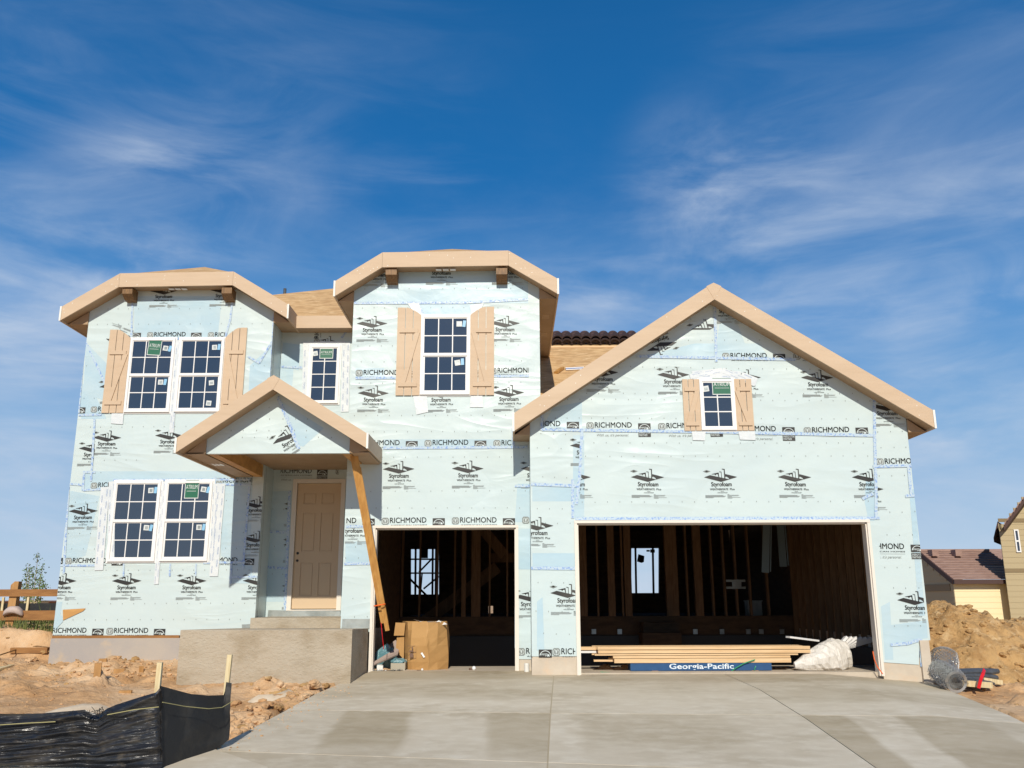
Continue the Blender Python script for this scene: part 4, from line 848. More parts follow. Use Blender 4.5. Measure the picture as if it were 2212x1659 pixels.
def lvl(steps, x, w=.018):
    v = steps[0][1]
    for (x0, _), (x1, v1) in zip(steps, steps[1:]): v = v+(v1-v)*float(ss(x1-w, x1+w, x))
    return v
def stn(k, j, s, t, x, y):
    w = .05*(float(fbm(y*1.1, x*.7, 3, 7+k))-.5); s2 = s+w; t2 = t+.12*(float(fbm(x*.8, y*.3, 3, 17+k))-.5)
    if (k, j) == (0, 1): v = lvl([(0, .25), (.24, .95), (.50, .15), (.78, .85)], s2-.05*t)*(1-.5*float(ss(.75, 1, t2)))
    elif (k, j) == (2, 1): v = lvl([(0, .9), (.20, .05), (.42, .85), (.82, .45)], s2+.06*t)
    elif (k, j) == (1, 0): v = lvl([(0, .75), (.22, .3), (.6, .1)], t2, .06)
    elif (k, j) == (2, 0): v = lvl([(0, .8), (.25, .35), (.45, .6), (.72, .1)], t2, .05)
    elif (k, j) == (0, 0): v = lvl([(0, .85), (.3, .4), (.55, .6), (.75, .05)], t2, .06)
    elif (k, j) == (1, 1): v = lvl([(0, .05), (.12, .5), (.7, .15)], s2, .04)*(1-.6*float(ss(.6, .9, t2)))
    else: v = .45
    return min(1, max(0, v+.3*(float(fbm(x*1.3, y*2.2, 4, 77))-.5)))
def panel(k, j, mi):
    n = 56; g = .007; pts = {}
    for a in range(n+1):
        for b_ in range(n+1):
            s, t = a/n, b_/n
            x = None; y = yj(j, edge(k, 13 if j == 0 else 10 if j == 1 else 7))
            for _ in range(4):
                xa, xb = edge(k, y)+g*(k > 0), edge(k+1, y)-g*(k < 2); x = xa+(xb-xa)*s
                y0, y1 = (yj(j, x) if j else (15.35 if k == 0 else 14.80))-g*(j > 0), yj(j+1, x)+g; y = y0+(y1-y0)*t
            pts[a, b_] = (x, y, zdrive(x, y))
    base = len(dw.v); idx = {}
    for kk, p in pts.items(): idx[kk] = len(dw.v); dw.v.append(p); stain.append((idx[kk], stn(k, j, kk[0]/n, kk[1]/n, p[0], p[1])))
    for a in range(n):
        for b_ in range(n):
            dw.f.append((idx[a, b_], idx[a, b_+1], idx[a+1, b_+1], idx[a+1, b_])); q_ = mi
            dw.m.append(q_)
    ring = [(a, 0) for a in range(n)]+[(n, b_) for b_ in range(n)]+[(a, n) for a in range(n, 0, -1)]+[(0, b_) for b_ in range(n, 0, -1)]
    for i in range(len(ring)):
        p, q = pts[ring[i]], pts[ring[(i+1) % len(ring)]]; dw.poly([p, q, (q[0], q[1], q[2]-.14), (p[0], p[1], p[2]-.14)], mi)
for k in range(3):
    for j in range(3): panel(k, j, 0)
# bed under the joints
nb = len(dw.v)
ys = np.linspace(4.3, 14.75, 30)
for i, y in enumerate(ys):
    for x in (edge(0, y)+.03, 0, 4.2, edge(3, y)-.03): dw.v.append((x, y, zdrive(x, y)-.009))
for i in range(len(ys)-1):
    for k in range(3): a = nb+i*4+k; dw.f.append((a, a+1, a+5, a+4)); dw.m.append(3)
do = dw.build('driveway', [M['dw0'], M['dw1'], M['dw2'], M['joint']], kind='structure')
at_ = do.data.attributes.new('stain', 'FLOAT', 'POINT'); arr = np.zeros(len(dw.v), np.float32)
for i_, v_ in stain: arr[i_] = v_
at_.data.foreach_set('value', arr)
# pavement in the near left corner, beyond the diagonal joint
pv = MB(); a, b, c = drv(467, 1621), drv(583, 1660), drv(380, 1660)
pl_ = [(a.x-.015, a.y), (b.x-.015, b.y), (b.x-.6, 4.3), (-14, 4.3), (-14, 8.25), (c.x-.35, 8.28), (a.x-.3, a.y-.25)]
pv.prism([(x, y, zdrive(x, y)+.012) for x, y in pl_], (0, 0, -.15)); pv.build('sidewalk', M['dw0'], kind='structure')
def axis(lo, hi, st, far, k=1.16):
    a = list(np.arange(lo, hi+1e-6, st)); s = st
    while a[-1] < far: s *= k; a.append(a[-1]+s)
    s = st; b = [a[0]]
    while b[-1] > -far: s *= k; b.append(b[-1]-s)
    return np.array(b[:0:-1]+a)
gx_ = axis(-13.5, 13.5, .07, 900); gy_ = axis(7.0, 21.0, .06, 900)
XX, YY = np.meshgrid(gx_, gy_); ZZ = ground(XX, YY)
# keep the soil below the concrete
dl_ = np.array([[edge(0, y), edge(3, y)] for y in gy_]); inn = (XX > dl_[:, :1]-.05)*(XX < dl_[:, 1:]+.05)*(YY < 15.5)*(YY > 3.5)
ZD = ZS-.04*(15-YY)-.08*np.maximum(0, XX-4.9); ZZ = np.where(inn, np.minimum(ZZ, ZD-.15), ZZ)
near = (XX > dl_[:, :1]-.6)*(XX < dl_[:, 1:]+.8)*(YY < 15.5)*(YY > 3.5)*~inn; ZZ = np.where(near, np.minimum(ZZ, ZD+.01), ZZ)
sw = (XX < -2.4)*(YY < 8.9)*(YY > 3.5); ZZ = np.where(sw, np.minimum(ZZ, ZD-.02-.12*(YY < 8.3)), ZZ)
ny, nx_ = XX.shape; V = np.stack([XX, YY, ZZ], -1).reshape(-1, 3)
ii = (np.arange(ny-1)[:, None]*nx_+np.arange(nx_-1)[None]).reshape(-1); F = np.stack([ii, ii+1, ii+nx_+1, ii+nx_], -1)
me = bpy.data.meshes.new('ground'); me.vertices.add(len(V)); me.vertices.foreach_set('co', V.ravel()); me.loops.add(F.size); me.loops.foreach_set('vertex_index', F.ravel())
me.polygons.add(len(F)); me.polygons.foreach_set('loop_start', np.arange(0, F.size, 4)); me.polygons.foreach_set('loop_total', np.full(len(F), 4)); me.polygons.foreach_set('use_smooth', np.ones(len(F), bool)); me.materials.append(M['dirt']); me.update(calc_edges=True); me.validate()
go = bpy.data.objects.new('ground', me); C.objects.link(go); tag(go, kind='structure')
gh = lambda x, y: float(ground(x, y))
def gpt(u, v, lo=6.0, hi=40.0):
    d = ray(u, v); y = lo
    while y < hi:
        p = d*(y/d.y)
        if p.z < gh(p.x, p.y): return p
        y += .02
    return d*(hi/d.y)
# clods and stones lying on the soil
def rock(mb, x, y, z, r, rnd, mi=0):
    bm = bmesh.new(); bmesh.ops.create_icosphere(bm, subdivisions=1 if r < .05 else 2, radius=1)
    sx, sy, sz = rnd.uniform(.7, 1.4), rnd.uniform(.7, 1.3), rnd.uniform(.45, .8); a = rnd.uniform(0, 6.3); o = rnd.uniform(0, 99)
    vs = []
    for v in bm.verts:
        k = 1+.55*(float(vnoise(v.co.x*1.7+o, v.co.y*1.7+v.co.z*2.3, 3))-.5)+rnd.uniform(-.1, .1)
        p = v.co*k*r; px, py = p.x*sx, p.y*sy; vs.append((x+px*math.cos(a)-py*math.sin(a), y+px*math.sin(a)+py*math.cos(a), z+p.z*sz+r*.15))
    mb.tris(vs, [[w.index for w in f.verts] for f in bm.faces], mi); bm.free()
rnd = random.Random(3); cm = MB()
def scatter(n, fx, rmin, rmax):
    for _ in range(n):
        x, y = fx(); r = rmin+(rmax-rmin)*rnd.random()**2.6; rock(cm, x, y, gh(x, y), r, rnd, 0 if rnd.random() < .8 else 1)
scatter(1700, lambda: (rnd.uniform(-12.5, -2.9), rnd.uniform(8.6, 17)), .006, .035)
def bes():
    y = rnd.uniform(8.9, 13.6); return xi(Lp, y)-.08-abs(rnd.gauss(0, .35)), y
scatter(650, bes, .012, .085)
scatter(200, lambda: (rnd.gauss(-7.0, .5), rnd.gauss(15.8, .5)), .015, .06)
scatter(160, lambda: (rnd.gauss(-5.7, .5), rnd.gauss(14.9, .4)), .01, .05)
scatter(330, lambda: (rnd.uniform(-12.5, -8.6), rnd.choice((rnd.gauss(13.2, .4), rnd.gauss(16.9, .4)))), .015, .085)
scatter(500, lambda: (rnd.uniform(6.9, 12), rnd.uniform(10, 16)), .01, .05)
for _ in range(150):
    x, y = bes(); x = xi(Lp, y)+abs(rnd.gauss(0, .25)); rock(cm, x, y, zdrive(x, y), rnd.uniform(.004, .014), rnd)
for _ in range(14): x, y = -2.55+rnd.gauss(0, .06), 8.05+rnd.gauss(0, .04); rock(cm, x, y, zdrive(x, y)+.012, rnd.uniform(.01, .03), rnd, 1)
cm.build('dirt_clods', [M['dirt'], M['dirt2']], kind='stuff')
# pale dried mortar patches
def blob_patch(name, pts, label):
    q = [gpt(*p) for p in pts]; c = sum(q, Vector())/len(q); m = MB(); top = []
    for i in range(len(q)):
        a, b = q[i], q[(i+1) % len(q)]
        for t in (0, .33, .66): p = a.lerp(b, t); s = 1+rnd.uniform(-.06, .06); p = c+(p-c)*s; top.append((p.x, p.y, gh(p.x, p.y)+.015))
    n = len(m.v); m.v += [(c.x, c.y, gh(c.x, c.y)+.045)]+[(c.x+(p[0]-c.x)*.6, c.y+(p[1]-c.y)*.6, gh(c.x+(p[0]-c.x)*.6, c.y+(p[1]-c.y)*.6)+.042) for p in top]+[(p[0], p[1], p[2]-.02) for p in top]; k = len(top)
    for i in range(k): j = (i+1) % k; m.f += [(n, n+1+i, n+1+j), (n+1+i, n+1+k+i, n+1+k+j, n+1+j)]; m.m += [0, 0]
    m.build(name, M['mud'], smooth=True, loc=(c.x, c.y, c.z), label=label, cat='mortar patch')
blob_patch('mortar_patch', [(530, 1518), (560, 1504), (600, 1500), (640, 1497), (650, 1502), (600, 1510), (585, 1517)], 'pale dried mortar spilled on the dirt left of the driveway')
blob_patch('mortar_patch', [(100, 1540), (160, 1530), (230, 1526), (240, 1533), (200, 1545), (120, 1550)], 'pale flat mortar patch just behind the sagging black fence')
# ------------------------------------------------------------------ dirt pile and neighbour
def pile(name, x0, x1, y0, y1, hf, mname, label, cat, st=.045):
    xs = np.arange(x0, x1, st); ys = np.arange(y0, y1, st); A, B = np.meshgrid(xs, ys); Z = hf(A, B); n1, n2 = A.shape
    V = np.stack([A, B, Z], -1).reshape(-1, 3); i = (np.arange(n1-1)[:, None]*n2+np.arange(n2-1)[None]).reshape(-1); F = np.stack([i, i+1, i+n2+1, i+n2], -1)
    L = np.array([(x0+x1)/2, (y0+y1)/2, Z.min()]); me = bpy.data.meshes.new(name); me.from_pydata((V-L).tolist(), [], F.tolist()); me.materials.append(M[mname]); me.polygons.foreach_set('use_smooth', [True]*len(F)); me.update()
    o = bpy.data.objects.new(name, me); o.location = L; C.objects.link(o); return tag(o, label, cat)
def ph(X, Y):
    ridge = -.30-.22*ss(8.9, 11.2, X)+.16*np.exp(-((X-8.7)/.5)**2); base = ground(X, Y)*0-1.55
    t = ss(15.3, 18.3, Y+.9*(fbm(X*.8, Y*.3, 3, 51)-.5))*(1-ss(20.0, 23.0, Y)); t = t*ss(6.6, 7.5, X+.25*(Y-18))
    z = base+(ridge-base)*t; n = (fbm(X*1.3, Y*1.3, 3, 61)-.5)*.40+(np.abs(fbm(X*3.4, Y*3.4, 4, 71)-.5))*-.40+(fbm(X*8, Y*8, 3, 81)-.5)*.14
    return z+(n+.02)*ss(0, .12, t)-.35*(1-ss(0, .05, t))
pile('dirt_pile', 6.62, 15.5, 15.0, 23.2, ph, 'dirt2', 'heap of lumpy brown soil beyond the right corner of the house', 'dirt pile')
cm = MB(); px_ = [(rnd.uniform(6.9, 12.5), rnd.uniform(15.6, 19.0)) for _ in range(1100)]; pz_ = ph(np.array([p[0] for p in px_]), np.array([p[1] for p in px_]))
for (x, y), z in zip(px_, pz_): rock(cm, x, y, float(z)-.01, .015+.06*rnd.random()**2.5, rnd, 0)
cm.build('dirt_clods', [M['dirt2']], kind='stuff')
YN = 30.0; nh = empty('neighbour_house', (17, 33, -2.1), 'finished olive house with brown tiled roofs behind the soil heap', 'house')
NP = lambda u, v, Y=YN: P(u, v, Y)
e0 = NP(2056, 1253); e1 = NP(2193, 1253); xL_ = NP(2066, 1300).x; zE = e0.z; yRg = 32.2; zRg = zE+.42*(yRg-YN+.3)
sd = MB(); z = -2.3
def laps(x0, x1, y0, y1, ztop, mname, nm, front=True, clipf=None):
    m = MB(); z = -2.3; i = 0
    while z < ztop-.02:
        zt2 = min(z+.18, ztop)
        if front: m.prism([(x0, y0-.012, z), (x0, y0+.02, z), (x0, y0+.02, zt2), (x0, y0-.002, zt2)], (x1-x0, 0, 0))
        else:
            ya, yb_ = y0, y1
            if clipf: ya, yb_ = clipf(z+.18)
            if yb_ > ya+.05: m.prism([(x0-.012, ya, z), (x0+.02, ya, z), (x0+.02, ya, zt2), (x0-.002, ya, zt2)], (0, yb_-ya, 0))
        z += .18
    return m.build(nm, M[mname], nh)
laps(xL_, e1.x+.3, YN+.06, 0, zE-.05, 'yellow', 'siding_wall')
laps(xL_, 0, YN+.321, YN+6, zRg+.2, 'olive', 'siding_wall', False, lambda z: (YN+.081 if z < zE else YN+.1+(z-zE)/.42, YN+6.3 if z < zE else yRg+2-(z-zE)/.42))  # side wall of the yellow wing, its shade put into the colour
MB().prism([(xL_+.01, YN+.1, zE-.2), (xL_+.01, YN+.1, zE-.05), (xL_+.01, yRg, zRg-.06), (xL_+.01, yRg+2, zE-.05), (xL_+.01, yRg+2, zE-.2)], (.01, 0, 0)).build('gable_board', M['olive'], nh)
rt = MB(); n = 12
for i in range(n):
    a, b = i/n, (i+1)/n; y0, y1 = YN-.1+(yRg-YN+.1)*a, YN-.1+(yRg-YN+.1)*b; za, zb_ = zE+.02+(zRg-zE)*a, zE+.02+(zRg-zE)*b
    rt.prism([(e0.x, y0, za), (e0.x, y1+.03, zb_), (e0.x, y1+.03, zb_-.03), (e0.x, y0, za+.03)], (e1.x-e0.x+.4, 0, 0))
rt.prism([(e0.x, yRg, zRg+.02), (e0.x, yRg+2.6, zRg-1.1), (e0.x, yRg+2.6, zRg-1.15), (e0.x, yRg, zRg-.06)], (e1.x-e0.x+.4, 0, 0))
rt.box(e0.x, e1.x+.4, yRg-.08, yRg+.08, zRg-.01, zRg+.07)
for u in (2013, 2063): q = P(u, 1202, yRg-.4); rt.box(q.x-.11, q.x+.11, yRg-.7, yRg-.35, zRg-.2, zRg+.02)
rt.build('roof', M['roof2'], nh)
g = MB(); g.box(e0.x-.03, e1.x+.05, YN-.22, YN-.10, zE-.13, zE+.01); g.bar((e0.x-.02, YN-.1, zE-.06), (e0.x-.02, yRg, zRg-.05), .05, .16); g.build('gutter', M['darkroof'], nh)
MB().box(xL_-.03, xL_-.012, YN+.28, YN+5, zE-.35, zE-.12).build('trim_board', M['olive2'], nh)
# two storey wing
YT = 29.6; tl = P(2166, 1200, YT).x; ztop = P(2200, 1058, YT).z; zev = P(2152, 1137, YT).z; xap = P(2210, 1053, YT).x; xev = P(2152, 1137, YT).x; xr2 = 2*xap-xev
z = -2.3; m = MB(); slp = (ztop-zev)/(xap-xev)
while z < ztop-.25:
    w_ = (xap-tl) if z < zev-.15 else max(0, min(xap-tl, (ztop-.12-z-.18)/slp))
    if w_ > .05: m.prism([(xap-w_, YT-.012, z), (xap-w_, YT+.02, z), (xap-w_, YT+.02, z+.18), (xap-w_, YT-.002, z+.18)], (2*w_, 0, 0))
    z += .18
m.prism([(tl, YT+.021, -2.3), (tl, YT+.021, zev+.1), (tl+4.2, YT+6.5, zev+.1), (tl+4.2, YT+6.5, -2.3)], (.02, 0, 0)); m.build('siding_wall', M['olive'], nh)
rt = MB()
for s_ in (-1, 1):
    a = (xap, YT-.45, ztop); b = (xap+s_*(xap-xev), YT-.45, zev); rt.prism([a, b, (b[0], b[1], b[2]-.16), (a[0], a[1], a[2]-.16)], (4.75, 7, 0))
rt.build('roof', M['darkroof'], nh)
rt = MB()
for s_ in (-1, 1):
    for i in range(9):
        a, b = i/9, (i+1)/9; xa = xap+s_*(xap-xev)*a; xb = xap+s_*(xap-xev)*b; rt.prism([(xa, YT-.5, ztop+.05-(ztop-zev)*a), (xb, YT-.5, ztop+.0-(ztop-zev)*b), (xb, YT-.5, ztop+.07-(ztop-zev)*b)], (4.75, 7, 0))
rt.build('roof', M['roof2'], nh)
q = P(2146, 1162, YT+.6); MB().prism([(q.x, YT+.6, q.z), (tl+.3, YT+.6, q.z+.55), (tl+.3, YT+.6, q.z+.40), (q.x, YT+.6, q.z-.14)], (2.7, 4, 0)).build('eave', M['darkroof'], nh)
MB().box(tl-.01, xr2, YT-.03, YT-.013, P(2190, 1120, YT).z-.12, P(2190, 1120, YT).z).build('trim_board', M['olive2'], nh); MB().box(tl-.01, xr2, YT-.03, YT-.013, P(2190, 1228, YT).z-.12, P(2190, 1228, YT).z).build('trim_board', M['olive2'], nh)
a, b = P(2188, 1144, YT), P(2205, 1193, YT); m = MB(); m.wall([(a.x, b.z), (b.x, b.z), (b.x, a.z), (a.x, a.z)], [[(a.x+.04, b.z+.04), (b.x-.04, b.z+.04), (b.x-.04, a.z-.04), (a.x+.04, a.z-.04)]], YT-.05, YT-.014); m.box(a.x+.04, b.x-.04, YT-.045, YT-.02, (a.z+b.z)/2-.03, (a.z+b.z)/2+.02)
w = m.build('window', M['vinyl'], nh); MB().box(a.x+.02, b.x-.02, YT-.022, YT-.015, b.z+.02, a.z-.02).build('pane', M['glass'], w)
q = P(2140, 1186, 38); q2 = P(2112, 1200, 38); m = MB(); m.prism([(q.x-.2, 38, q.z), (q.x+4, 38, q.z), (q.x+4, 37, q.z-.6), (q2.x-.1, 37, q.z-.6)], (0, 1.2, -.05)); m.build('roof', M['roof2'], nh)
# ------------------------------------------------------------------ silt fence in front
def sheet(name, top, bot, nu, nv, matn, wr, parent, bulge=0):
    """top, bot: lists of (t, Vector); grid between with wrinkles pushed toward the viewer"""
    def at(L, t):
        for (a, p), (b, q) in zip(L, L[1:]):
            if a <= t <= b: return p.lerp(q, (t-a)/(b-a))
        return L[-1][1]
    m = MB()
    for i in range(nu+1):
        t = i/nu; a, b = at(top, t), at(bot, t)
        for j in range(nv+1):
            s = j/nv; p = a.lerp(b, s); d = wr(t, s)+bulge*math.sin(math.pi*s)*math.sin(math.pi*min(1, t)); m.v.append((p.x, p.y-d, p.z+.25*d))
    for i in range(nu):
        for j in range(nv): k = i*(nv+1)+j; m.f.append((k, k+1, k+nv+2, k+nv+1)); m.m.append(0)
    o = m.build(name, M[matn], parent, smooth=True); return o
ya, yb2 = 8.28, 9.26
s1t = P(346, 1431, ya+.24); s2t = P(497, 1414, yb2+.05)
sf = empty('silt_fence', (s1t.x, ya, zdrive(s1t.x, ya)), 'torn black silt fence sagging between two pale stakes in the front left corner', 'silt fence')
for q, y, lean, u in ((s1t, ya+.24, -.0, 346), (s2t, yb2+.05, .03, 497)):
    foot = Vector((q.x-.01-lean, y+.01, zdrive(q.x, y)-.12)); MB().bar(foot, q, .045, .04, 0, (0, 1, 0)).build('stake', M['stake'], sf)
def wr1(t, s):
    a = float(fbm(t*3.5, s*9+t*4, 4, 5))-.5; b = float(vnoise(t*5+3, s*24+t*9, 9))-.5; c = float(vnoise(t*1.5, s*11+t*2.5, 19))-.5
    return (.13*abs(a)+.035*b+.07*c)*min(1, s*6+.3)*(1-.2*t)
Ls = -5.6
top = [(0, Vector((Ls, 8.5, P(0, 1541, 8.5).z-.02)))]+[((u+160)/505., P(u, v, ya+.1)) for u, v in ((0, 1542), (90, 1541), (183, 1533), (200, 1540), (214, 1543), (232, 1530), (251, 1522), (306, 1505), (338, 1496))]+[(1.0, P(350, 1481, ya-.03))]
bot = [(0, Vector((Ls, 8.2, -1.46))), (.33, P(0, 1655, 8.25)), (.66, P(170, 1657, 8.25)), (1.0, P(351, 1672, ya-.05))]
sheet('fabric', top, bot, 190, 90, 'black', wr1, sf)
def wr2(t, s): return .012*math.sin(3+t*9+s*2)+(float(fbm(t*3, s*4, 3, 15))-.5)*.05
top = [(0, P(345, 1481, ya-.03)), (.4, P(413, 1499, ya+.42)), (.7, P(450, 1503, ya+.62)), (.88, P(484, 1501, yb2-.08)), (.9, P(488, 1473, yb2-.045)), (1, P(500, 1475, yb2-.04))]
bot = [(0, P(346, 1672, ya-.05)), (.4, P(395, 1654, ya+.30)), (.85, P(482, 1609, yb2-.12)), (1, P(496, 1598, yb2-.03))]
sheet('fabric', top, bot, 70, 50, 'black2', wr2, sf, .05)
for pts, yy in (([(351, 1517), (400, 1526), (450, 1531), (480, 1528), (502, 1515)], [ya-.1, ya+.20, ya+.45, yb2-.28, yb2-.09]), ([(232, 1544), (290, 1533), (343, 1527)], [ya-.03, ya-.03, ya-.08]), ([(0, 1566), (60, 1562), (120, 1559)], [8.3, 8.3, 8.3])):
    MB().tube([P(u, v, y) for (u, v), y in zip(pts, yy)], .0035, 5).build('edge_yarn', M['yarn'], sf)
m = MB()
for i in range(60):
    u = rnd.gauss(212, 22); v = 1541+rnd.uniform(-8, 6); a = P(u, v, ya-.0); m.bar(a, a+Vector((rnd.uniform(-.06, .06), -.02, rnd.uniform(-.03, .05))), .004, .004)
m.build('frayed_edge', M['black2'], sf)
# ------------------------------------------------------------------ far left: rail fence, weeds, tree
YF = 18.3; fx = P(37, 1300, YF)
rf = empty('rail_fence', (fx.x, YF, -.6), 'low brown timber rail fence at the left edge behind the bank', 'fence')
pp = P(36, 1256, YF); MB().prism([(pp.x-.10, YF-.06, -.75), (pp.x+.055, YF-.06, -.75), (pp.x+.075, YF-.06, pp.z), (pp.x-.005, YF-.06, pp.z), (pp.x-.075, YF-.06, pp.z-.07)], (0, .13, 0)).build('post', M['railpost'], rf)
for v0, v1 in ((1272, 1288.5), (1318, 1340)):
    a = P(-140, v0, YF-.1); MB().box(a.x, -8.2, YF-.105, YF-.062, PZ(40, v1, YF-.1), PZ(40, v0+1, YF-.1)).build('rail', M['rail'], rf)
bg = P(28, 1322, YF-.15); m = MB(); bm = bmesh.new(); bmesh.ops.create_uvsphere(bm, u_segments=20, v_segments=12, radius=1)
vs = []
for v in bm.verts:
    x, y, z = v.co; vs.append((bg.x+.20*math.copysign(abs(x)**.8, x), bg.y+.02+.11*y, bg.z+.075*math.copysign(abs(z)**.7, z)-.10*x*x+.03+.02*float(vnoise(x*3, z*3+y, 2))))
m.tris(vs, [[w.index for w in f.verts] for f in bm.faces]); bm.free(); m.build('sandbag', M['sand'], smooth=True, loc=(bg.x, bg.y, bg.z-.07), label='small pale sandbag slung over the lower fence rail', cat='sandbag')
wm = MB()
for i in range(2600):
    x = rnd.uniform(-13.5, -8.5); y = rnd.uniform(17.9, 20.5); h = rnd.uniform(.10, .30)*(1.5 if rnd.random() < .1 else 1); z = gh(x, y)-.02; a = rnd.uniform(0, 6.3); w_ = rnd.uniform(.006, .014); dx, dy = rnd.uniform(-.12, .12), rnd.uniform(-.1, .1)
    wm.poly([(x-w_*math.cos(a), y-w_*math.sin(a), z), (x+w_*math.cos(a), y+w_*math.sin(a), z), (x+dx, y+dy, z+h)])
for i in range(14):
    x = rnd.uniform(-11.8, -8.5); y = rnd.uniform(17.5, 17.9); z = gh(x, y)
    for k in range(8): a = rnd.uniform(0, 6.3); wm.poly([(x, y, z), (x+.02, y, z), (x+.08*math.cos(a), y+.08*math.sin(a), z+rnd.uniform(.1, .26))])
wm.build('weeds', M['grass'], kind='stuff')
q0, q1 = P(-40, 1306, 21), P(130, 1306, 21); bf = empty('silt_fence', ((q0.x+q1.x)/2, 21, -.7), 'distant straight black silt fence band behind the rail fence', 'silt fence')
MB().box(q0.x-3, q1.x+1.5, 21, 21.02, -.85, PZ(50, 1303, 21)).build('fabric', M['black2'], bf)
for u in (62, 8): q = P(u, 1290, 20.95); MB().bar((q.x, 20.95, -.9), q, .05, .04, 0, (0, 1, 0)).build('stake', M['stake'], bf)
a, b = P(53, 1297, 24), P(84, 1306, 24); m = MB()
for i in range(3): m.box(a.x, b.x, 24, 24.5, b.z+(a.z-b.z)*i/3, b.z+(a.z-b.z)*(i+.8)/3)
m.box(a.x+.05, b.x-.05, 24.05, 24.45, b.z-.9, b.z+.02); m.build('wood_crate', M['stake'], loc=((a.x+b.x)/2, 24.2, b.z-.9), label='pale wooden crate on the horizon behind the black fence', cat='crate')
q0, q1 = P(-60, 1300, 60), P(120, 1300, 60); m = MB(); m.box(q0.x-20, q1.x+3, 60, 66, -1.6, PZ(50, 1299, 60)); m.prism([(q0.x-20, 59, PZ(50, 1299, 60)), (q0.x-20, 63, PZ(50, 1297.0, 60)), (q0.x-20, 67, PZ(50, 1299, 60))], (q1.x-q0.x+24, 0, 0)); m.build('barn', M['roof2'], loc=((q0.x+q1.x)/2, 63, -1.6), label='long low brown building on the left horizon', cat='building')
tb = P(70, 1320, 24.0); tr = empty('sapling', (tb.x, 24, -.8), 'slender young tree with upright leafy stems behind the fence', 'tree')
tk = MB(); lf = MB(); rt_ = random.Random(12)
tips = [(85, 1190, 1.0), (66, 1215, .8), (61, 1222, .7), (95, 1222, .8), (98, 1254, .6), (75, 1225, .8), (50, 1260, .6), (104, 1262, .4), (58, 1250, .6), (90, 1240, .6)]
base = Vector((tb.x+.03, 24, -.8))
for k, (u, v, dn) in enumerate(tips):
    tp = P(u-3, v+2, 24+rt_.uniform(-.4, .4)); st_ = base+Vector((0, 0, .25+.06*k)); pts = []
    for i in range(9):
        t = i/8; p = st_.lerp(tp, t); p.x = st_.x+(tp.x-st_.x)*(t**.6); p += Vector((rt_.uniform(-.01, .01), 0, 0)); pts.append(p)
    tk.tube(pts, [.014*(1-i/9)+.003 for i in range(9)], 5)
    for _ in range(int(250*dn)):
        t = rt_.random()**.8*.97+.03; 
        if t < .15: continue
        i = min(7, int(t*8)); p = pts[i].lerp(pts[i+1], t*8-i)
        if math.sin(t*29+k*2) < -.55: continue
        o = Vector((rt_.gauss(0, .055), rt_.gauss(0, .06), rt_.gauss(0, .04))); c = p+o; s = rt_.uniform(.018, .036)
        a = Vector((rt_.uniform(-1, 1), rt_.uniform(-1, 1), rt_.uniform(-1, 1))).normalized()*s; b = a.cross(Vector((rt_.uniform(-1, 1), rt_.uniform(-1, 1), rt_.uniform(-1, 1)))).normalized()*s*.6
        lf.poly([c-a, c+b, c+a, c-b])
tk.tube([base, base+Vector((0, 0, .7))], [.035, .02], 7); tk.build('trunk', M['bark'], tr); lf.build('crown', M['leaf'], tr)
# ------------------------------------------------------------------ loose timber in the yard
def plank(name, a, b, w_, h, matn, label, cat, **k):
    m = MB(); m.bar(a, b, w_, h); c = (Vector(a)+Vector(b))/2; return m.build(name, M[matn], loc=(c.x, c.y, min(a[2], b[2])-h/2), label=label, cat=cat, **k)
a, b = gpt(24, 1411), gpt(106, 1409); plank('timber_beam', (a.x, a.y+.0, a.z+.05), (b.x, a.y+.05, a.z+.05), .12, .10, 'rail', 'dark weathered beam lying against the house corner on the left', 'timber')
a, b = gpt(-20, 1454), gpt(22, 1437); plank('wood_plank', (a.x, a.y, a.z+.03), (b.x, b.y, a.z+.06), .14, .04, 'stake', 'pale plank poking in from the left frame edge', 'plank')
for i, (u, v, hx, lab) in enumerate(((209, 1458, .16, 'short upright wood block standing in the open dirt'), (257, 1452, .05, 'small wood offcut lying flat right of the upright block'), (221, 1430, .05, 'tiny wood offcut near the foundation'), (304, 1449, .07, 'stubby wood offcut by the foot of the concrete block'), (270, 1497, .03, 'thin flat wood chip behind the torn fence'))):
    q = gpt(u, v); m = MB(); W = (.09, .16, .12, .06, .16)[i]; m.bar((q.x-W/2, q.y, q.z+hx/2-.01), (q.x+W/2, q.y+.03, q.z+hx/2-.01), .07, hx+.03); m.build('wood_block', M['railpost'], loc=(q.x, q.y, q.z-.02), label=lab, cat='wood block', group='wood offcuts in the yard')
q = [gpt(0, 1443), gpt(45, 1430), gpt(75, 1424), gpt(108, 1427)]; MB().tube([(p.x, p.y, p.z+.02) for p in [gpt(-5, 1419), gpt(40, 1404), gpt(80, 1398), gpt(106, 1401)]], .012, 6).build('cable', M['bracket'], label='thin dark cable trailing over the dirt to the house corner', cat='cable')
